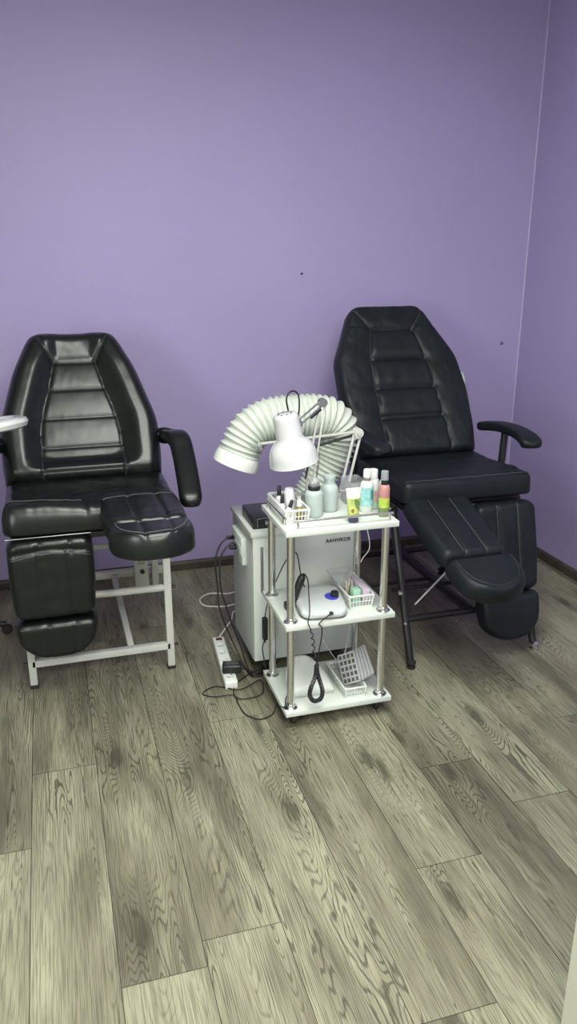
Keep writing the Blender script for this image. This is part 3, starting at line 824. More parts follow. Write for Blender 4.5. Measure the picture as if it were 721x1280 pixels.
MB().lathe([(.008, -.014), (.011, -.010), (.011, .010), (.008, .014)], hd, (1, 0, 0), 14).tube([hd, hd+(hc-hd)*.35+Vector((.0, 0, -.02))], .006, 8).build('swivel', M_steel, dl)
MB().tube(smooth_path([ony(360, 513, LY-.05), ony(358, 500, LY-.05), ony(361, 491, LY-.05), ony(368, 489, LY-.04), ony(373, 495, LY-.03), ony(374, 510, LY-.03), ony(372, 524, LY-.03)], 6), .0028, 8).build('cord', M_cable, dl)

# ---------------------------------------------------------------- black carton on the cabinet
KZ = KT+.018
c0 = onz(316, 670, KZ)
bx = (.104, .165, .042)
bcx, bcy = .634+bx[0]/2, 2.545+bx[1]/2
t = thing('carton', 'flat black carton with silver print on the extractor cabinet top', 'box', (bcx, bcy, KZ))
MB().box((bcx, bcy, KZ+bx[2]/2), bx, .0012).build('carton_body', M_bplast, t)
fm = basis((bcx+.008, bcy-bx[1]/2-.0006, KZ+.021), (1, 0, 0), (0, 0, 1))
text_mb('beo', .021, fm, .0003, .0003).build('lettering', M_wprint, t, smooth=False)
mb = MB(); fr = smooth_path([(-.044, -.014, 0), (-.044, .010, 0), (-.036, .017, 0), (.04, .017, 0)], 4)
mb.tube([fm @ p for p in fr], .0006, 5).build('print_line', M_wprint, t)
MB().lathe([(.0, 0), (.015, .0), (.015, .0006), (0, .0006)], (bcx+.005, bcy-.02, KZ+bx[2]), sx=1.0, sy=.8, close=False).build('print_spot', M_print, t)

# ---------------------------------------------------------------- baskets
def basket(label, x0, x1, y0, y1, z, h, flare=.006, nx=7, ny=13, group='white slotted plastic baskets'):
    t = thing('basket', label, 'basket', ((x0+x1)/2, (y0+y1)/2, z), group)
    t_ = .002
    mb = MB().box(((x0+x1)/2, (y0+y1)/2, z+.0015), (x1-x0-2*flare, y1-y0-2*flare, .003), .0008)
    def pt(u, v, s_):      # u along side, v height 0..1
        k = flare*(1-v); return u, k
    sides = [((x0, y0), (x1, y0), (0, 1), nx), ((x0, y1), (x1, y1), (0, -1), nx), ((x0, y0), (x0, y1), (1, 0), ny), ((x1, y0), (x1, y1), (-1, 0), ny)]
    for (a, b_, n_, cnt) in sides:
        a = Vector((*a, 0)); b_ = Vector((*b_, 0)); n_ = Vector((*n_, 0)); dr = (b_-a).normalized()
        def P3(s_, v): 
            k = flare*(1-v); L_ = (b_-a).length
            s2 = k+(L_-2*k)*s_; return a+dr*s2+n_*k+Vector((0, 0, z+.001+h*v))
        for v, th in ((.04, .006), (.50, .0028), (.93, .006)):
            mb.sqtube(P3(0, v), P3(1, v), t_, th, 0)
        for i in range(cnt+1):
            s_ = i/cnt; mb.sqtube(P3(s_, .0), P3(s_, .98), .0026 if 0 < i < cnt else .006, t_, 0, up=tuple(n_))
    o = mb.build('basket_body', M_wplast, t, smooth=False)
    r = MB()
    cs = [(x0, y0), (x1, y0), (x1, y1), (x0, y1)]
    rp = []
    for k, (x, y) in enumerate(cs):
        sx = 1 if x == x0 else -1; sy = 1 if y == y0 else -1; rr = .010
        for j in range(5):
            a = PI*(1+.5*k)+PI/2*j/4; rp.append(Vector((x+sx*rr+rr*math.cos(a), y+sy*rr+rr*math.sin(a), z+h)))
    r.tube(rp, .0034, 8, closed=True).build('rim', M_wplast, t)
    return t
basket('white slotted plastic basket on trolley top holding dark-capped nail bottles', .650, .728, 2.200, 2.400, ZT, .044)
Z1 = SH[1]+ST; Z0 = SH[0]+ST
basket('white slotted plastic basket on the middle shelf beside silver control unit', .866, .952, 2.195, 2.385, Z1, .045)
basket('white slotted plastic basket on the bottom shelf full of clear cases', .846, .922, 2.160, 2.345, Z0, .036)

# bottles
def bottle(name, label, cat, x, y, z, body, m, cap=None, capm=None, group=None, extra=None, seg=28, sx=1, sy=1):
    t = thing(name, label, cat, (x, y, z), group)
    o = MB().lathe(body, (x, y, z), seg=seg, sx=sx, sy=sy).build('bottle_body', m, t)
    if cap: MB().lathe(cap, (x, y, z), seg=20).build('cap', capm, t)
    if extra: extra(t, o)
    return t
zb = ZT+.004
def nailpolish(label, x, y, tilt, m, capm, hb=.038, r=.013, name='polish_bottle', cat='bottle', caph=.034):
    t = thing(name, label, cat, (x, y, zb))
    ax = Vector(tilt).normalized()
    MB().lathe([(r*.9, 0), (r, .003), (r, hb-.006), (r*.7, hb), (r*.45, hb+.004)], (x, y, zb), ax, 20).build('bottle_body', m, t)
    MB().lathe([(r*.62, hb+.004), (r*.66, hb+.006), (r*.55, hb+caph), (r*.4, hb+caph+.002)], (x, y, zb), ax, 16).build('cap', capm, t)
nailpolish('small bottle with black cap standing at the far left of top basket', .672, 2.345, (0, 0, 1), M_palel, M_bplast, .044, .011)
nailpolish('small bottle with black cap at the left side of top basket, nearer the front', .668, 2.300, (.03, 0, 1), M_palel, M_bplast, .032, .010, caph=.030)
nailpolish('small bottle with black cap leaning right inside the top basket', .672, 2.262, (.35, 0, 1), M_palel, M_bplast, .030, .010, caph=.026)
nailpolish('small amber glass bottle with white cap in the top basket', .704, 2.228, (0, 0, 1), M_amber, M_wplast, .040, .0145, caph=.022)
t = thing('cream_bottle', 'pale lilac plastic bottle without cap among black-capped bottles in top basket', 'bottle', (.697, 2.315, zb))
MB().lathe([(.015, 0), (.0175, .004), (.018, .05), (.016, .070), (.014, .074), (.014, .078), (.009, .080)], (.697, 2.315, zb)).build('bottle_body', M_palel, t)
# big frosted bottles
t = thing('pump_bottle', 'squat frosted plastic bottle with black collar and clear cap beside top basket', 'bottle', (.755, 2.262, ZT))
px_, py_ = .763, 2.262
MB().lathe([(.025, 0), (.028, .004), (.029, .01), (.029, .071), (.028, .079), (.024, .084), (.018, .087)], (px_, py_, ZT)).build('bottle_body', M_frostliq, t)
MB().lathe([(.0185, .086), (.0195, .088), (.0195, .099), (.0185, .101)], (px_, py_, ZT)).build('collar', M_bplast, t)
MB().lathe([(.0175, .101), (.0175, .117), (.013, .122), (.010, .126), (.0, .127)], (px_, py_, ZT), close=False).build('cap', M_clear, t)
t = thing('solution_bottle', 'tall frosted plastic bottle with open neck on the trolley top', 'bottle', (.828, 2.300, ZT))
MB().lathe([(.025, 0), (.028, .004), (.029, .01), (.029, .070), (.027, .080), (.021, .088), (.0175, .092), (.0175, .108), (.0195, .109), (.0195, .118), (.0175, .119), (.015, .119)], (.828, 2.300, ZT)).build('bottle_body', M_frostliq, t)
# clear organiser box
ob = thing('organiser_box', 'open clear plastic organiser box behind the avocado cream tube', 'box', (.90, 2.33, ZT))
mb = MB(); ox0, ox1, oy0, oy1 = .852, .928, 2.225, 2.335
ox0, ox1, oy0, oy1 = .905, .962, 2.305, 2.400
mb.box(((ox0+ox1)/2, (oy0+oy1)/2, ZT+.001), (ox1-ox0, oy1-oy0, .002))
for (cx_, cy_, sx_, sy_) in (((ox0+ox1)/2, oy0, ox1-ox0, .002), ((ox0+ox1)/2, oy1, ox1-ox0, .002), (ox0, (oy0+oy1)/2, .002, oy1-oy0), (ox1, (oy0+oy1)/2, .002, oy1-oy0)):
    mb.box((cx_, cy_, ZT+.042), (sx_, sy_, .082), .0004)
mb.build('box_body', M_clear, ob, smooth=False)
# avocado cream tube: flat crimped top, round capped base
tx, ty = .862, 2.172
tb = thing('cream_tube', 'green and white squeeze tube with avocado picture standing at trolley front', 'tube', (tx, ty, ZT))
def tube_prof(z0, z1, n=14):
    V = []; Fc = []; SG = 32
    for i in range(n+1):
        z = z0+(z1-z0)*i/n; t = (z-.018)/.092
        hw_ = .0175+.0085*t; hd_ = .0175*(1-t)**.8+.0012
        for j in range(SG):
            a = 2*PI*j/SG; V.append((tx+hw_*math.cos(a), ty+hd_*math.sin(a), ZT+z))
    for i in range(n):
        for j in range(SG):
            j2 = (j+1) % SG; Fc.append((i*SG+j, i*SG+j2, (i+1)*SG+j2, (i+1)*SG+j))
    Fc.append(tuple(range(SG))); Fc.append(tuple(n*SG+j for j in range(SG)))
    return V, Fc
def tsurf(u, z):   # point on the tube's front at horizontal offset u, height z
    t = (z-.018)/.092; hw_ = .0175+.0085*t; hd_ = .0175*(1-t)**.8+.0012
    return Vector((tx+u, ty-hd_*math.sqrt(max(0, 1-(u/hw_)**2))-.0004, ZT+z))
MB().add(*tube_prof(.018, .078)).build('tube_body', M_tubeg, tb)
MB().add(*tube_prof(.078, .110)).build('tube_top', M_tubew, tb)
MB().lathe([(.0150, 0), (.0165, .002), (.0160, .018)], (tx, ty, ZT)).build('cap', M_purplecap, tb)
def decal(name, cx_, cz_, rx_, rz_, m, skew=0.0, pear=0.0, lift=0):
    V = [tsurf(cx_, cz_)-Vector((0, .0003+lift, 0))]; n = 24
    for j in range(n):
        a = 2*PI*j/n; u = math.cos(a)*rx_*(1-pear*math.sin(a)*-1*.0+pear*math.sin(a)*.35); v = math.sin(a)*rz_
        V.append(tsurf(cx_+u+skew*v, cz_+v)-Vector((0, .0003+lift, 0)))
    return finish(name, V, [(0, 1+j, 1+(j+1) % n) for j in range(n)], m, tb)
decal('avocado_print', .0085, .058, .0085, .018, M_avo, -.25, .8)
decal('avocado_print', -.0075, .042, .0080, .0125, M_avo2, .0, -.5)
decal('avocado_stone_print', -.0075, .040, .0052, .0070, M_pit, 0, 0, .0003)
for k, (u0, u1, z) in enumerate(((-.013, -.002, .073), (-.013, -.006, .067), (-.013, -.005, .062), (-.008, .008, .030), (-.006, .008, .026))):
    MB().tube([tsurf(u0+(u1-u0)*q/6, z) for q in range(7)], .0006, 5).build('print_line', M_avo, tb)
sw = smooth_path([(-.010, 0, .092), (-.004, 0, .098), (.004, 0, .094), (.006, 0, .088), (-.001, 0, .087), (.003, 0, .082)], 5)
MB().tube([tsurf(p.x, p.z) for p in sw], .0006, 5).build('print_line', M_grey, tb)
# teal cleanser bottle
def bands(t, x, y, r, items):
    for (nm, z0, z1, m_, a0, a1) in items:
        V = []; Fc = []; n = 14
        for z in (z0, z1):
            for j in range(n+1):
                a = math.radians(a0+(a1-a0)*j/n); V.append((x+(r+.0005)*math.cos(a), y+(r+.0005)*math.sin(a), ZT+z))
        for j in range(n): Fc.append((j, j+1, n+2+j, n+1+j))
        finish(nm, V, Fc, m_, t)
x, y = .940, 2.258
t = thing('lotion_bottle', 'teal and white cleanser bottle with white pump cap on trolley top', 'bottle', (x, y, ZT))
MB().lathe([(.019, 0), (.021, .003), (.0215, .02), (.0215, .085), (.019, .097), (.013, .103), (.010, .104)], (x, y, ZT)).build('bottle_body', M_wplast, t)
bands(t, x, y, .0215, [('label_print', .022, .084, M_teal, 180, 360)]); bands(t, x, y, .0220, [('label_print', .045, .076, M_teal2, 283, 318)])
MB().lathe([(.0115, .103), (.0115, .112), (.0075, .113), (.0075, .116)], (x, y, ZT)).build('neck', mat('taupe_plastic', (.22, .18, .18), .4, var=.05), t)
MB().lathe([(.0125, .114), (.013, .117), (.012, .138), (.010, .141), (0, .142)], (x, y, ZT), close=False).build('cap', M_wplast, t)
x, y = .972, 2.285
t = thing('lotion_bottle', 'white lotion bottle with peach label between teal and spray bottles', 'bottle', (x, y, ZT))
MB().lathe([(.019, 0), (.021, .003), (.021, .088), (.018, .098), (.014, .100)], (x, y, ZT)).build('bottle_body', M_wplast, t)
bands(t, x, y, .021, [('label_print', .028, .064, M_peach, 215, 300), ('label_print', .004, .027, M_palegreen, 200, 340)])
MB().lathe([(.0155, .100), (.0155, .128), (.014, .131), (0, .1315)], (x, y, ZT), close=False).build('cap', M_wplast, t)
x, y = .977, 2.218
x, y = .976, 2.200
t = thing('spray_bottle', 'spray bottle with lime label, rose liquid and clear overcap at trolley corner', 'bottle', (x, y, ZT))
MB().lathe([(.016, 0), (.0175, .003), (.0175, .092), (.015, .101), (.010, .105)], (x, y, ZT)).build('bottle_body', M_red, t)
bands(t, x, y, .0175, [('label_print', .030, .062, M_lime, 170, 370), ('label_print', .002, .030, M_greenliq, 170, 370)])
MB().lathe([(.0115, .104), (.0118, .120), (.008, .122), (.006, .123)], (x, y, ZT)).build('collar', M_bplast, t)
MB().lathe([(.0120, .119), (.0125, .121), (.0115, .147), (.010, .148), (0, .1485)], (x, y, ZT), close=False).build('cap', mat('smoky_clear_plastic', (.33, .36, .37), .2, trans=.2, var=.05), t)
x, y = .990, 2.262
x, y = .982, 2.252
t = thing('toner_bottle', 'clear bottle with rose label wedged behind the spray bottle', 'bottle', (.984, 2.236, ZT))
# stands right behind the spray bottle
MB().lathe([(.009, 0), (.010, .002), (.010, .098), (.008, .106), (.005, .108)], (.984, 2.236, ZT), seg=20).build('bottle_body', M_frost, t)
bands(t, .984, 2.236, .010, [('label_print', .078, .096, M_peach, 180, 360)])

# ---------------------------------------------------------------- middle shelf: nail drill unit
du = thing('nail_drill_unit', 'silver nail drill control unit with blue dial on trolley middle shelf', 'control unit', (.775, 2.25, Z1))
cen = Vector((.778, 2.262, Z1))
md = basis((.792, 2.325, Z1+.026), (-1, .14, 0), (-.14, -1, -.09))
def duw(y): return .072+.008*math.sin(PI*min(1, y/.19))
dp = Pad(.185, lambda y: -duw(y), duw, .014, .02, corner=.035, corner0=.02, back=.002, NU=36, NV=36, disp=lambda x, y: .006*(1-(x/.09)**2), p=3.0)
dp.build('housing', M_grey, du, md)
# skirt under the housing
V = []; Fc = []; ring = []
N_ = 30
for j in range(N_+1):
    y = .008+.169*j/N_; a, b_ = dp.lim(y); ring.append((a+.004, y))
for j in range(N_, -1, -1):
    y = .008+.169*j/N_; a, b_ = dp.lim(y); ring.append((b_-.004, y))
for x, y in ring: V.append(md @ Vector((x, y, .001)))
for x, y in ring:
    q = md @ Vector((x, y, 0)); V.append(Vector((q.x, q.y, Z1+.003)))
n = len(ring)
Fc = [(i, (i+1) % n, n+(i+1) % n, n+i) for i in range(n)]+[tuple(range(n)), tuple(range(n, 2*n))]
finish('base_shell', V, Fc, mat('dark_grey_plastic', (.08, .09, .09), .4, var=.05), du)
kx, ky = -.038, .085
kp = md @ Vector((kx, ky, dp.h(kx, ky)-.001)); kn = (md.to_3x3() @ Vector((0, 0, 1))).normalized()
MB().lathe([(.023, 0), (.023, .003), (.020, .0045), (0, .0045)], kp, kn, 32, close=False).build('dial_ring', M_blue, du)
kk = md @ Vector((kx-.010, ky, dp.h(kx, ky)+.003))
MB().lathe([(.014, 0), (.0145, .002), (.0125, .014), (.010, .016), (0, .0162)], kk, kn, 24, close=False).build('dial', M_bplast, du)
jk = md @ Vector((-.016, .172, .010)); jd = (md.to_3x3() @ Vector((0, 1, .5))).normalized()
# holder with handpiece at the left
hp0 = Vector((.686, 2.300, Z1+.03))
MB().box((.676, 2.26, Z1+.012), (.022, .03, .024), .004).build('handpiece_holder', M_bplast, du)
hpz = [(.010, 0), (.0125, .010), (.0120, .04), (.0135, .07), (.0125, .088), (.007, .098), (.004, .10)]
t = thing('nail_drill_handpiece', 'black nail drill handpiece standing in its holder left of control unit', 'handpiece', (.672, 2.26, Z1+.018))
hb_ = ony(366, 752, 2.26); ht_ = ony(377, 722, 2.26)
MB().lathe(hpz, hb_, ht_-hb_, 18).build('grip', M_bplast, t)
htop = hb_+(ht_-hb_).normalized()*.10
# cord: up and over, down the front, coiled, back up to the jack
pY = 2.122
a1 = [htop, ony(381, 718, 2.25), ony(385, 727, 2.22), ony(386, 745, 2.18), ony(387, 765, 2.14), ony(385, 778, pY), ony(388, 786, pY)]
coil_c = [ony(388, 786, pY), ony(391, 800, pY), ony(392, 815, pY), ony(395, 832, pY), ony(394, 845, pY), ony(389, 858, pY), ony(387, 869, pY), ony(392, 876, pY), ony(400, 874, pY), ony(403, 864, pY), ony(399, 850, pY), ony(396, 838, pY), ony(396, 828, pY)]
cp = smooth_path(coil_c, 56)
T, Ns = frames(cp); coil = []; ph = 0
for i, p in enumerate(cp):
    s_ = i/(len(cp)-1); ph += .62 if s_ > .25 else .20
    R_ = (.0058 if s_ > .25 else .0045)*min(1, s_/.05, (1-s_)/.03+.1)
    b_ = T[i].cross(Ns[i]); coil.append(p+(Ns[i]*math.cos(ph)+b_*math.sin(ph))*R_)
back = [coil[-1], ony(396, 826, pY), ony(399, 812, pY), ony(402, 795, pY), ony(402, 784, pY), ony(399, 779, pY+.01), jk+jd*.02]
t = thing('coiled_cord', 'black coiled cord looping from nail drill unit down to the bottom shelf', 'cord', (cp[0].x, cp[0].y, cp[0].z))
MB().tube(smooth_path(a1, 8)[:-1]+coil+smooth_path(back, 6)[1:], .0021, 6).build('cord', M_cable, t, angle=180)
MB().tube([jk+jd*.028, jk-jd*.006], .0062, 12).build('jack_plug', M_bplast, t)

# cartons and bits in the middle basket
def carton(name, label, cat, c, size, m, rot=0, tilt=0, lid=None):
    mm = Matrix.Translation(Vector(c)) @ Matrix.Rotation(rot, 4, 'Z') @ Matrix.Rotation(tilt, 4, 'X')
    o = MB().box((0, 0, size[2]/2), size, .0012, mm).build(name, m, loc=c); tag(o, label, cat); return o
zb1 = Z1+.004
carton('small_carton', 'mint green small carton in the middle basket', 'box', (.902, 2.235, zb1), (.026, .028, .052), M_mint, .1)
carton('small_carton', 'pale pink long carton lying along the right side of middle basket', 'box', (.932, 2.275, zb1), (.022, .125, .052), M_pink, .02)
for i in range(8):
    bxx = .884+.006*(i % 4)*1.3; byy = 2.27+.024*(i//4)+.012*(i % 3)
    mm = Vector((random.uniform(-.15, .15), random.uniform(-.25, .25), 1))
    tag(MB().lathe([(.0032, 0), (.0032, .045), (.0022, .047), (.0022, .06), (.001, .062)], (bxx, byy, zb1), mm, 10).build('drill_bit_tube', M_beige, loc=(bxx, byy, zb1)),
        'beige tube standing at the left back of the middle basket', 'tube', 'beige tubes in the middle basket')
o = MB().box((0, 0, .002), (.075, .115, .004), .0015, Matrix.Translation(Vector((.895, 2.335, Z1+.0535))) @ Matrix.Rotation(.12, 4, 'Z') @ Matrix.Rotation(.2, 4, 'X')).build('plastic_lid', M_clear, loc=(.895, 2.335, Z1+.05))
tag(o, 'clear plastic lid lying over the back of the middle basket', 'lid')

# ---------------------------------------------------------------- bottom shelf: nail lamp and cases
nl = thing('nail_dryer_lamp', 'white domed nail dryer lamp lying on the trolley bottom shelf', 'nail lamp', (.745, 2.28, Z0))
mn = basis((.748, 2.205, Z0+.012), (1, .0, 0), (0, 1, .24))
NL = .178
def nw(y):
    t = y/NL; return .076*math.sqrt(max(0.02, 1-max(0, t-.12)**2.2*1.22))
npd = Pad(NL, lambda y: -nw(y), nw, .022, .03, corner=.012, corner0=.004, back=.010, NU=44, NV=44, disp=lambda x, y: .006*(1-(x/.075)**2), p=2.4)
npd.build('shell', M_wplast, nl, mn)
V = []; ring = []
for j in range(N_+1):
    y = .006+(NL-.012)*j/N_; a, b_ = npd.lim(y); ring.append((a+.004, y))
for j in range(N_, -1, -1):
    y = .006+(NL-.012)*j/N_; a, b_ = npd.lim(y); ring.append((b_-.004, y))
V = [mn @ Vector((x, y, .001)) for x, y in ring]
V += [Vector((v.x, v.y, Z0+.001)) for v in list(V)]
n = len(ring); Fc = [(i, (i+1) % n, n+(i+1) % n, n+i) for i in range(n)]+[tuple(range(n)), tuple(range(n, 2*n))]
finish('base_shell', V, Fc, M_grey, nl)
vh = MB()
for (cx_, cy_) in ((-.022, .135), (-.015, .128), (-.022, .122), (-.010, .136), (-.028, .129), (.024, .135), (.032, .128), (.024, .122), (.038, .136), (.030, .140)):
    q = mn @ Vector((cx_, cy_, npd.h(cx_, cy_)-.0008)); vh.lathe([(.0016, 0), (.0016, .0011)], q, mn.to_3x3() @ Vector((0, 0, 1)), 8)
vh.build('vent_hole', M_holes, nl)['kind'] = 'stuff'

# clear cases of nail tips
casedef = [(.000, 0), (.012, .004), (.024, .010), (.036, .014), (.048, .020)]
for i, (dx, dy) in enumerate(casedef):
    x, y = .888+dx*1.0, 2.235+dy*.6
    # each case stands on a corner, facing the camera and to the left
    nrm = Vector((-.86, -.42, .28)).normalized(); upv = Vector((0, 0, 1)); xa = upv.cross(nrm).normalized()*-1; ya = nrm.cross(xa)*1
    R = Matrix.Rotation(math.radians(33+i*2), 3, nrm)
    xa = R @ xa; ya = R @ ya
    if ya.z < 0: ya = -ya
    mm = basis((x, y, Z0+.070+.0015*i), xa, ya)
    lb = ['foremost clear case of silver nail tips leaning in the bottom basket', 'second clear nail-tip case behind the foremost one in bottom basket', 'middle clear nail-tip case of the five in bottom basket',
          'fourth clear nail-tip case from the front in bottom basket', 'rearmost clear nail-tip case at right of the bottom basket'][i]
    t = thing('nail_tip_case', lb, 'case', (x, y, Z0+.01), 'clear nail-tip cases in the bottom basket')
    W_, H_ = .078, .104
    MB().box((0, 0, 0), (W_, H_, .006), .0015, mm).build('case_body', M_case, t)
    for sgz in (1, -1):
        if sgz == -1 and i > 0: continue
        tips = MB(); 
        for a in range(4):
            for c_ in range(5):
                tips.box((-.028+a*.0188, -.040+c_*.020, sgz*.0036), (.0115, .0135, .0016), .0006, mm)
        tips.build('nail_tips', M_tips, t)['kind'] = 'stuff'
    fr = MB()
    for (c_, s_) in (((0, H_/2-.003, 0), (W_, .006, .0085)), ((0, -H_/2+.003, 0), (W_, .006, .0085)), ((W_/2-.003, 0, 0), (.006, H_, .0085)), ((-W_/2+.003, 0, 0), (.006, H_, .0085))):
        fr.box(c_, s_, .001, mm)
    fr.build('case_rim', M_case, t)

# ---------------------------------------------------------------- power strip and cables on the floor
ps = thing('power_strip', 'white multi-socket power strip on the floor left of the cabinet', 'power strip', (.532, 2.62, 0))
pA = Vector((.545, 2.795, 0)); pB = Vector((.520, 2.440, 0)); pm_ = basis((pA+pB)/2, (pA-pB).cross(Vector((0, 0, 1)))*-1, (pA-pB))
pm_ = basis((pA+pB)/2, Vector((1, -.07, 0)), Vector((.07, 1, 0)))
PLn = (pA-pB).length
body = MB().box((0, 0, .017), (.046, PLn, .034), .006, pm_, 3).build('strip_body', M_wplast, ps)
for k in range(5):
    yy = -PLn/2+.040+k*.060
    s_ = MB().lathe([(.0195, .0335), (.0195, .0345), (.0175, .0352), (.0165, .0345), (.0160, .0342), (0, .0342)], pm_ @ Vector((0, yy, 0)), seg=24, close=False).build('socket', M_cab, ps)
    hh = MB()
    for s2 in (-1, 1): hh.lathe([(.0026, .0342), (.0026, .0350), (0, .0350)], pm_ @ Vector((s2*.0068, yy+s2*.0068, 0)), seg=10, close=False)
    hh.build('socket_holes', M_holes, s_)
MB().box((0, PLn/2-.026, .0355), (.024, .014, .006), .0015, pm_).build('switch', mat('dark_red_switch', (.06, .015, .012), .35, var=.1), ps)
ad = thing('power_adapter', 'black plug-in power adapter seated in the white power strip', 'adapter', tuple(pm_ @ Vector((.0, -.105, .035))))
am = pm_ @ Matrix.Translation(Vector((.012, -.108, .052))) @ Matrix.Rotation(-.15, 4, 'Z')
MB().box((0, 0, 0), (.070, .045, .034), .008, am, 3).build('adapter_body', M_bplast, ad)
MB().box((0, 0, .0172), (.045, .026, .001), .0003, am).build('rating_plate', M_print, ad)

def cable(name, label, pts, r, m, n=8, cat='cable'):
    P = smooth_path(pts, n); o = MB().tube(P, r, 8).build(name, m, loc=tuple(P[0]), angle=180); return tag(o, label, cat)
Fz = .004
F_ = lambda px, py, z=Fz: onz(px, py, z)
cable('mains_cable', 'white mains cable looping on the floor from power strip behind cabinet',
      [pA+Vector((-.003, .002, .018)), F_(282, 785, .01), F_(289, 775), F_(293, 764), (.72, 3.02, .004), (.80, 3.08, .004), (.83, 3.2, .004), (.74, 3.26, .004), F_(284, 742), F_(262, 742), F_(250, 749), F_(256, 757), F_(280, 758), (.69, 3.12, .011), (.85, 3.16, .010), (1.05, 3.3, .005), (1.2, 3.5, .005)], .0032, M_wcable)
in1 = Vector((KX0-.022, 2.715, .478)); in2 = Vector((KX0-.022, 2.660, .458))
for k, (src, pl_, lb) in enumerate(((in1, [(288, 671), (276, 680), (269, 702), (272, 735), (273, 755), (281, 780), (292, 805)], 'black cable from upper side inlet of cabinet arching down to the floor'),
                      (in2, [(290, 679), (281, 687), (275, 702), (276, 735), (284, 762), (292, 786), (300, 806)], 'black cable from lower side inlet of cabinet arching down to the floor'))):
    Yk = 2.70-.04*k
    pts = [src, ]+[ony(a, b_, Yk-.012*i) for i, (a, b_) in enumerate(pl_)]
    last = pts[-1]; pts[-1] = Vector((last.x-.0, last.y, max(.02, last.z)))
    pts += [Vector((.600+.01*k, 2.57-.03*k, .006)), Vector((.62+.02*k, 2.50, .005)), Vector((.70+.03*k, 2.56+.02*k, .005))]
    o = cable('power_cable', lb, pts, .0034, M_cable)
    o2 = MB().tube([src+Vector((.0, 0, 0)), src+Vector((-.030, -.002, .002))], .0075, 12).build('plug', M_bplast, o)
# adapter cable with inline block, going up behind the trolley post
a0 = am @ Vector((.034, .0, -.006))
cable('adapter_cable', 'thin black adapter cable looping on floor and climbing behind the trolley left side',
      [a0, F_(312, 838, .03), F_(322, 842, .006), F_(330, 832, .006), Vector((.650, 2.44, .05)), ony(328, 812, 2.46), ony(331, 800, 2.46)], .0022, M_cable)
ib = thing('inline_adapter', 'black inline adapter block hanging beside the trolley left rear post', 'adapter', tuple(ony(330, 786, 2.46)))
q0 = ony(331, 799, 2.46); q1 = ony(331, 772, 2.46)
MB().sqtube(q0, q1, .018, .024, .004).build('block', M_bplast, ib)
MB().tube([q0+Vector((0, 0, .002)), q0-Vector((0, 0, .012))], .004, 8).build('strain_relief', M_bplast, ib)
cable('adapter_cable', 'thin black cable rising from inline block to the nail drill unit',
      [q1, ony(333, 760, 2.46), ony(337, 746, 2.47), ony(346, 724, 2.47), ony(358, 700, 2.46), Vector((.76, 2.44, .50)), Vector((.765, 2.40, .43)), Vector((.765, 2.36, .405))], .0022, M_cable)
cable('lamp_cable', 'thin black cable making wide loops on the floor and ending at the nail lamp',
      [Vector((.69, 2.50, .004)), F_(322, 838), F_(300, 850, .006), F_(292, 862, .006), F_(296, 872, .008), F_(310, 873, .006), F_(328, 866, .010), F_(325, 850, .012), F_(300, 862, .012), F_(270, 858, .005), F_(253, 867, .004), F_(268, 871, .004), F_(292, 869, .010), F_(298, 880, .004), F_(307, 893, .004), F_(325, 899, .004), F_(340, 893, .004), F_(346, 882, .03), (.634, 2.150, .082), (.65, 2.20, .080), (.672, 2.235, .085)], .0022, M_cable)
cable('lamp_cable', 'thin white cable hanging down behind the trolley to its bottom shelf',
      [Vector((1.03, 2.50, .60)), ony(462, 682, 2.50), ony(452, 700, 2.50), ony(443, 725, 2.47), ony(437, 780, 2.46), ony(432, 812, 2.46), ony(424, 828, 2.45), ony(418, 822, 2.46), (.86, 2.44, .15)], .0018, M_wcable)

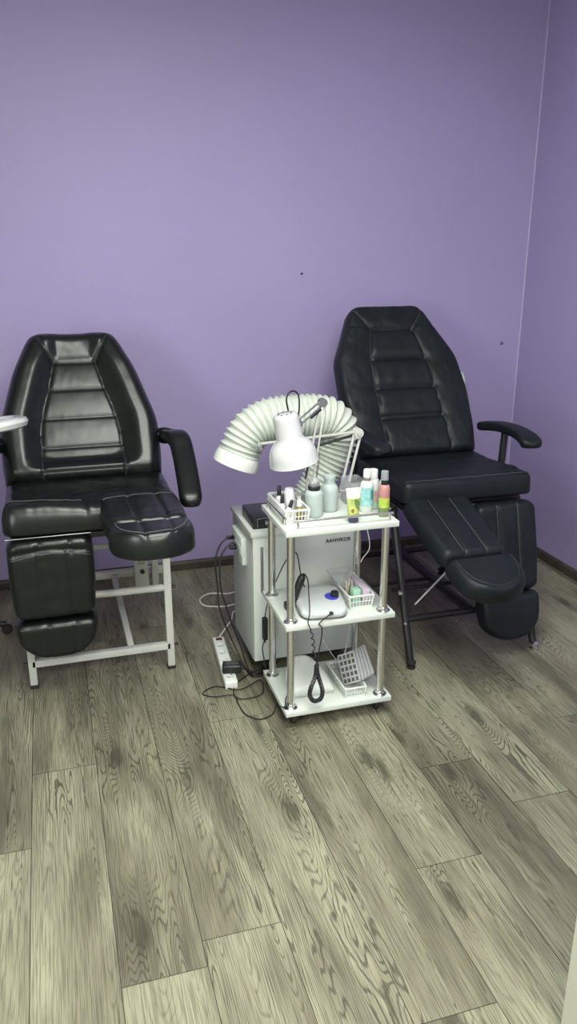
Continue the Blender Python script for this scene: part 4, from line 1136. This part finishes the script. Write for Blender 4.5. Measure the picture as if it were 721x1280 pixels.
# ---------------------------------------------------------------- magnifier lamp at the left edge
ml = thing('magnifier_lamp', 'white magnifier lamp head on a floor stand cut by the left picture edge', 'lamp', (-.50, 3.14, 0))
MH = ony(36, 527, 2.72)
hcx = Vector((MH.x-.135, 2.74, MH.z-.012))
axm = Vector((-.10, .12, 1)).normalized()
MB().lathe([(.082, -.004), (.092, -.016), (.112, -.020), (.128, -.014), (.135, .0), (.130, .012), (.112, .019), (.092, .018), (.082, .010)], hcx, axm, 48, close=False).build('lamp_ring', M_lamp, ml)
MB().lathe([(.0, .002), (.06, .001), (.084, -.002), (.084, -.006), (.06, -.007), (0, -.008)], hcx, axm, 40, close=False).build('lens', M_clear, ml)
MB().tube(smooth_path([hcx+Vector((-.13, .0, -.005)), hcx+Vector((-.20, .05, .0)), (-.49, 3.0, 1.18), (-.50, 3.14, 1.05)], 6), .010, 10).build('arm', M_whitem, ml)
MB().tube([(-.50, 3.14, .07), (-.50, 3.14, 1.06)], .013, 14).build('pole', M_whitem, ml)
MB().lathe([(.035, .05), (.035, .075), (.016, .10)], (-.50, 3.14, 0)).build('hub', M_bplast, ml)
for k in range(5):
    a = 2*PI*k/5-.04; d_ = Vector((math.cos(a), math.sin(a), 0)); c_ = Vector((-.50, 3.14, 0))
    l = MB().tube([c_+d_*.02+Vector((0, 0, .062)), c_+d_*.16+Vector((0, 0, .052)), c_+d_*.235+Vector((0, 0, .046))], .012, 10).build('leg', M_bplast, ml)
    MB().lathe([(.012, -.010), (.020, -.009), (.022, 0), (.020, .009), (.012, .010)], c_+d_*.235+Vector((0, 0, .022)), Vector((-d_.y, d_.x, 0)), 16).build('caster', M_rubber, l)

# clear plastic film hanging on the wall behind the right chair
p = ony(574.5, 478, 3.585)
t = thing('wall_hook', 'clear plastic hook on the wall just right of the charcoal backrest', 'hook', (p.x, 3.61, p.z))
MB().box((p.x, 3.607, p.z), (.05, .006, .10), .002).build('back_plate', M_frost, t)
MB().tube(smooth_path([(p.x, 3.604, p.z+.045), (p.x+.002, 3.575, p.z+.04), (p.x+.006, 3.56, p.z), (p.x+.004, 3.565, p.z-.035), (p.x+.002, 3.59, p.z-.045)], 6), .011, 12).build('hook', M_frost, t)

for o in bpy.data.objects:
    if '_o' in o: del o['_o']
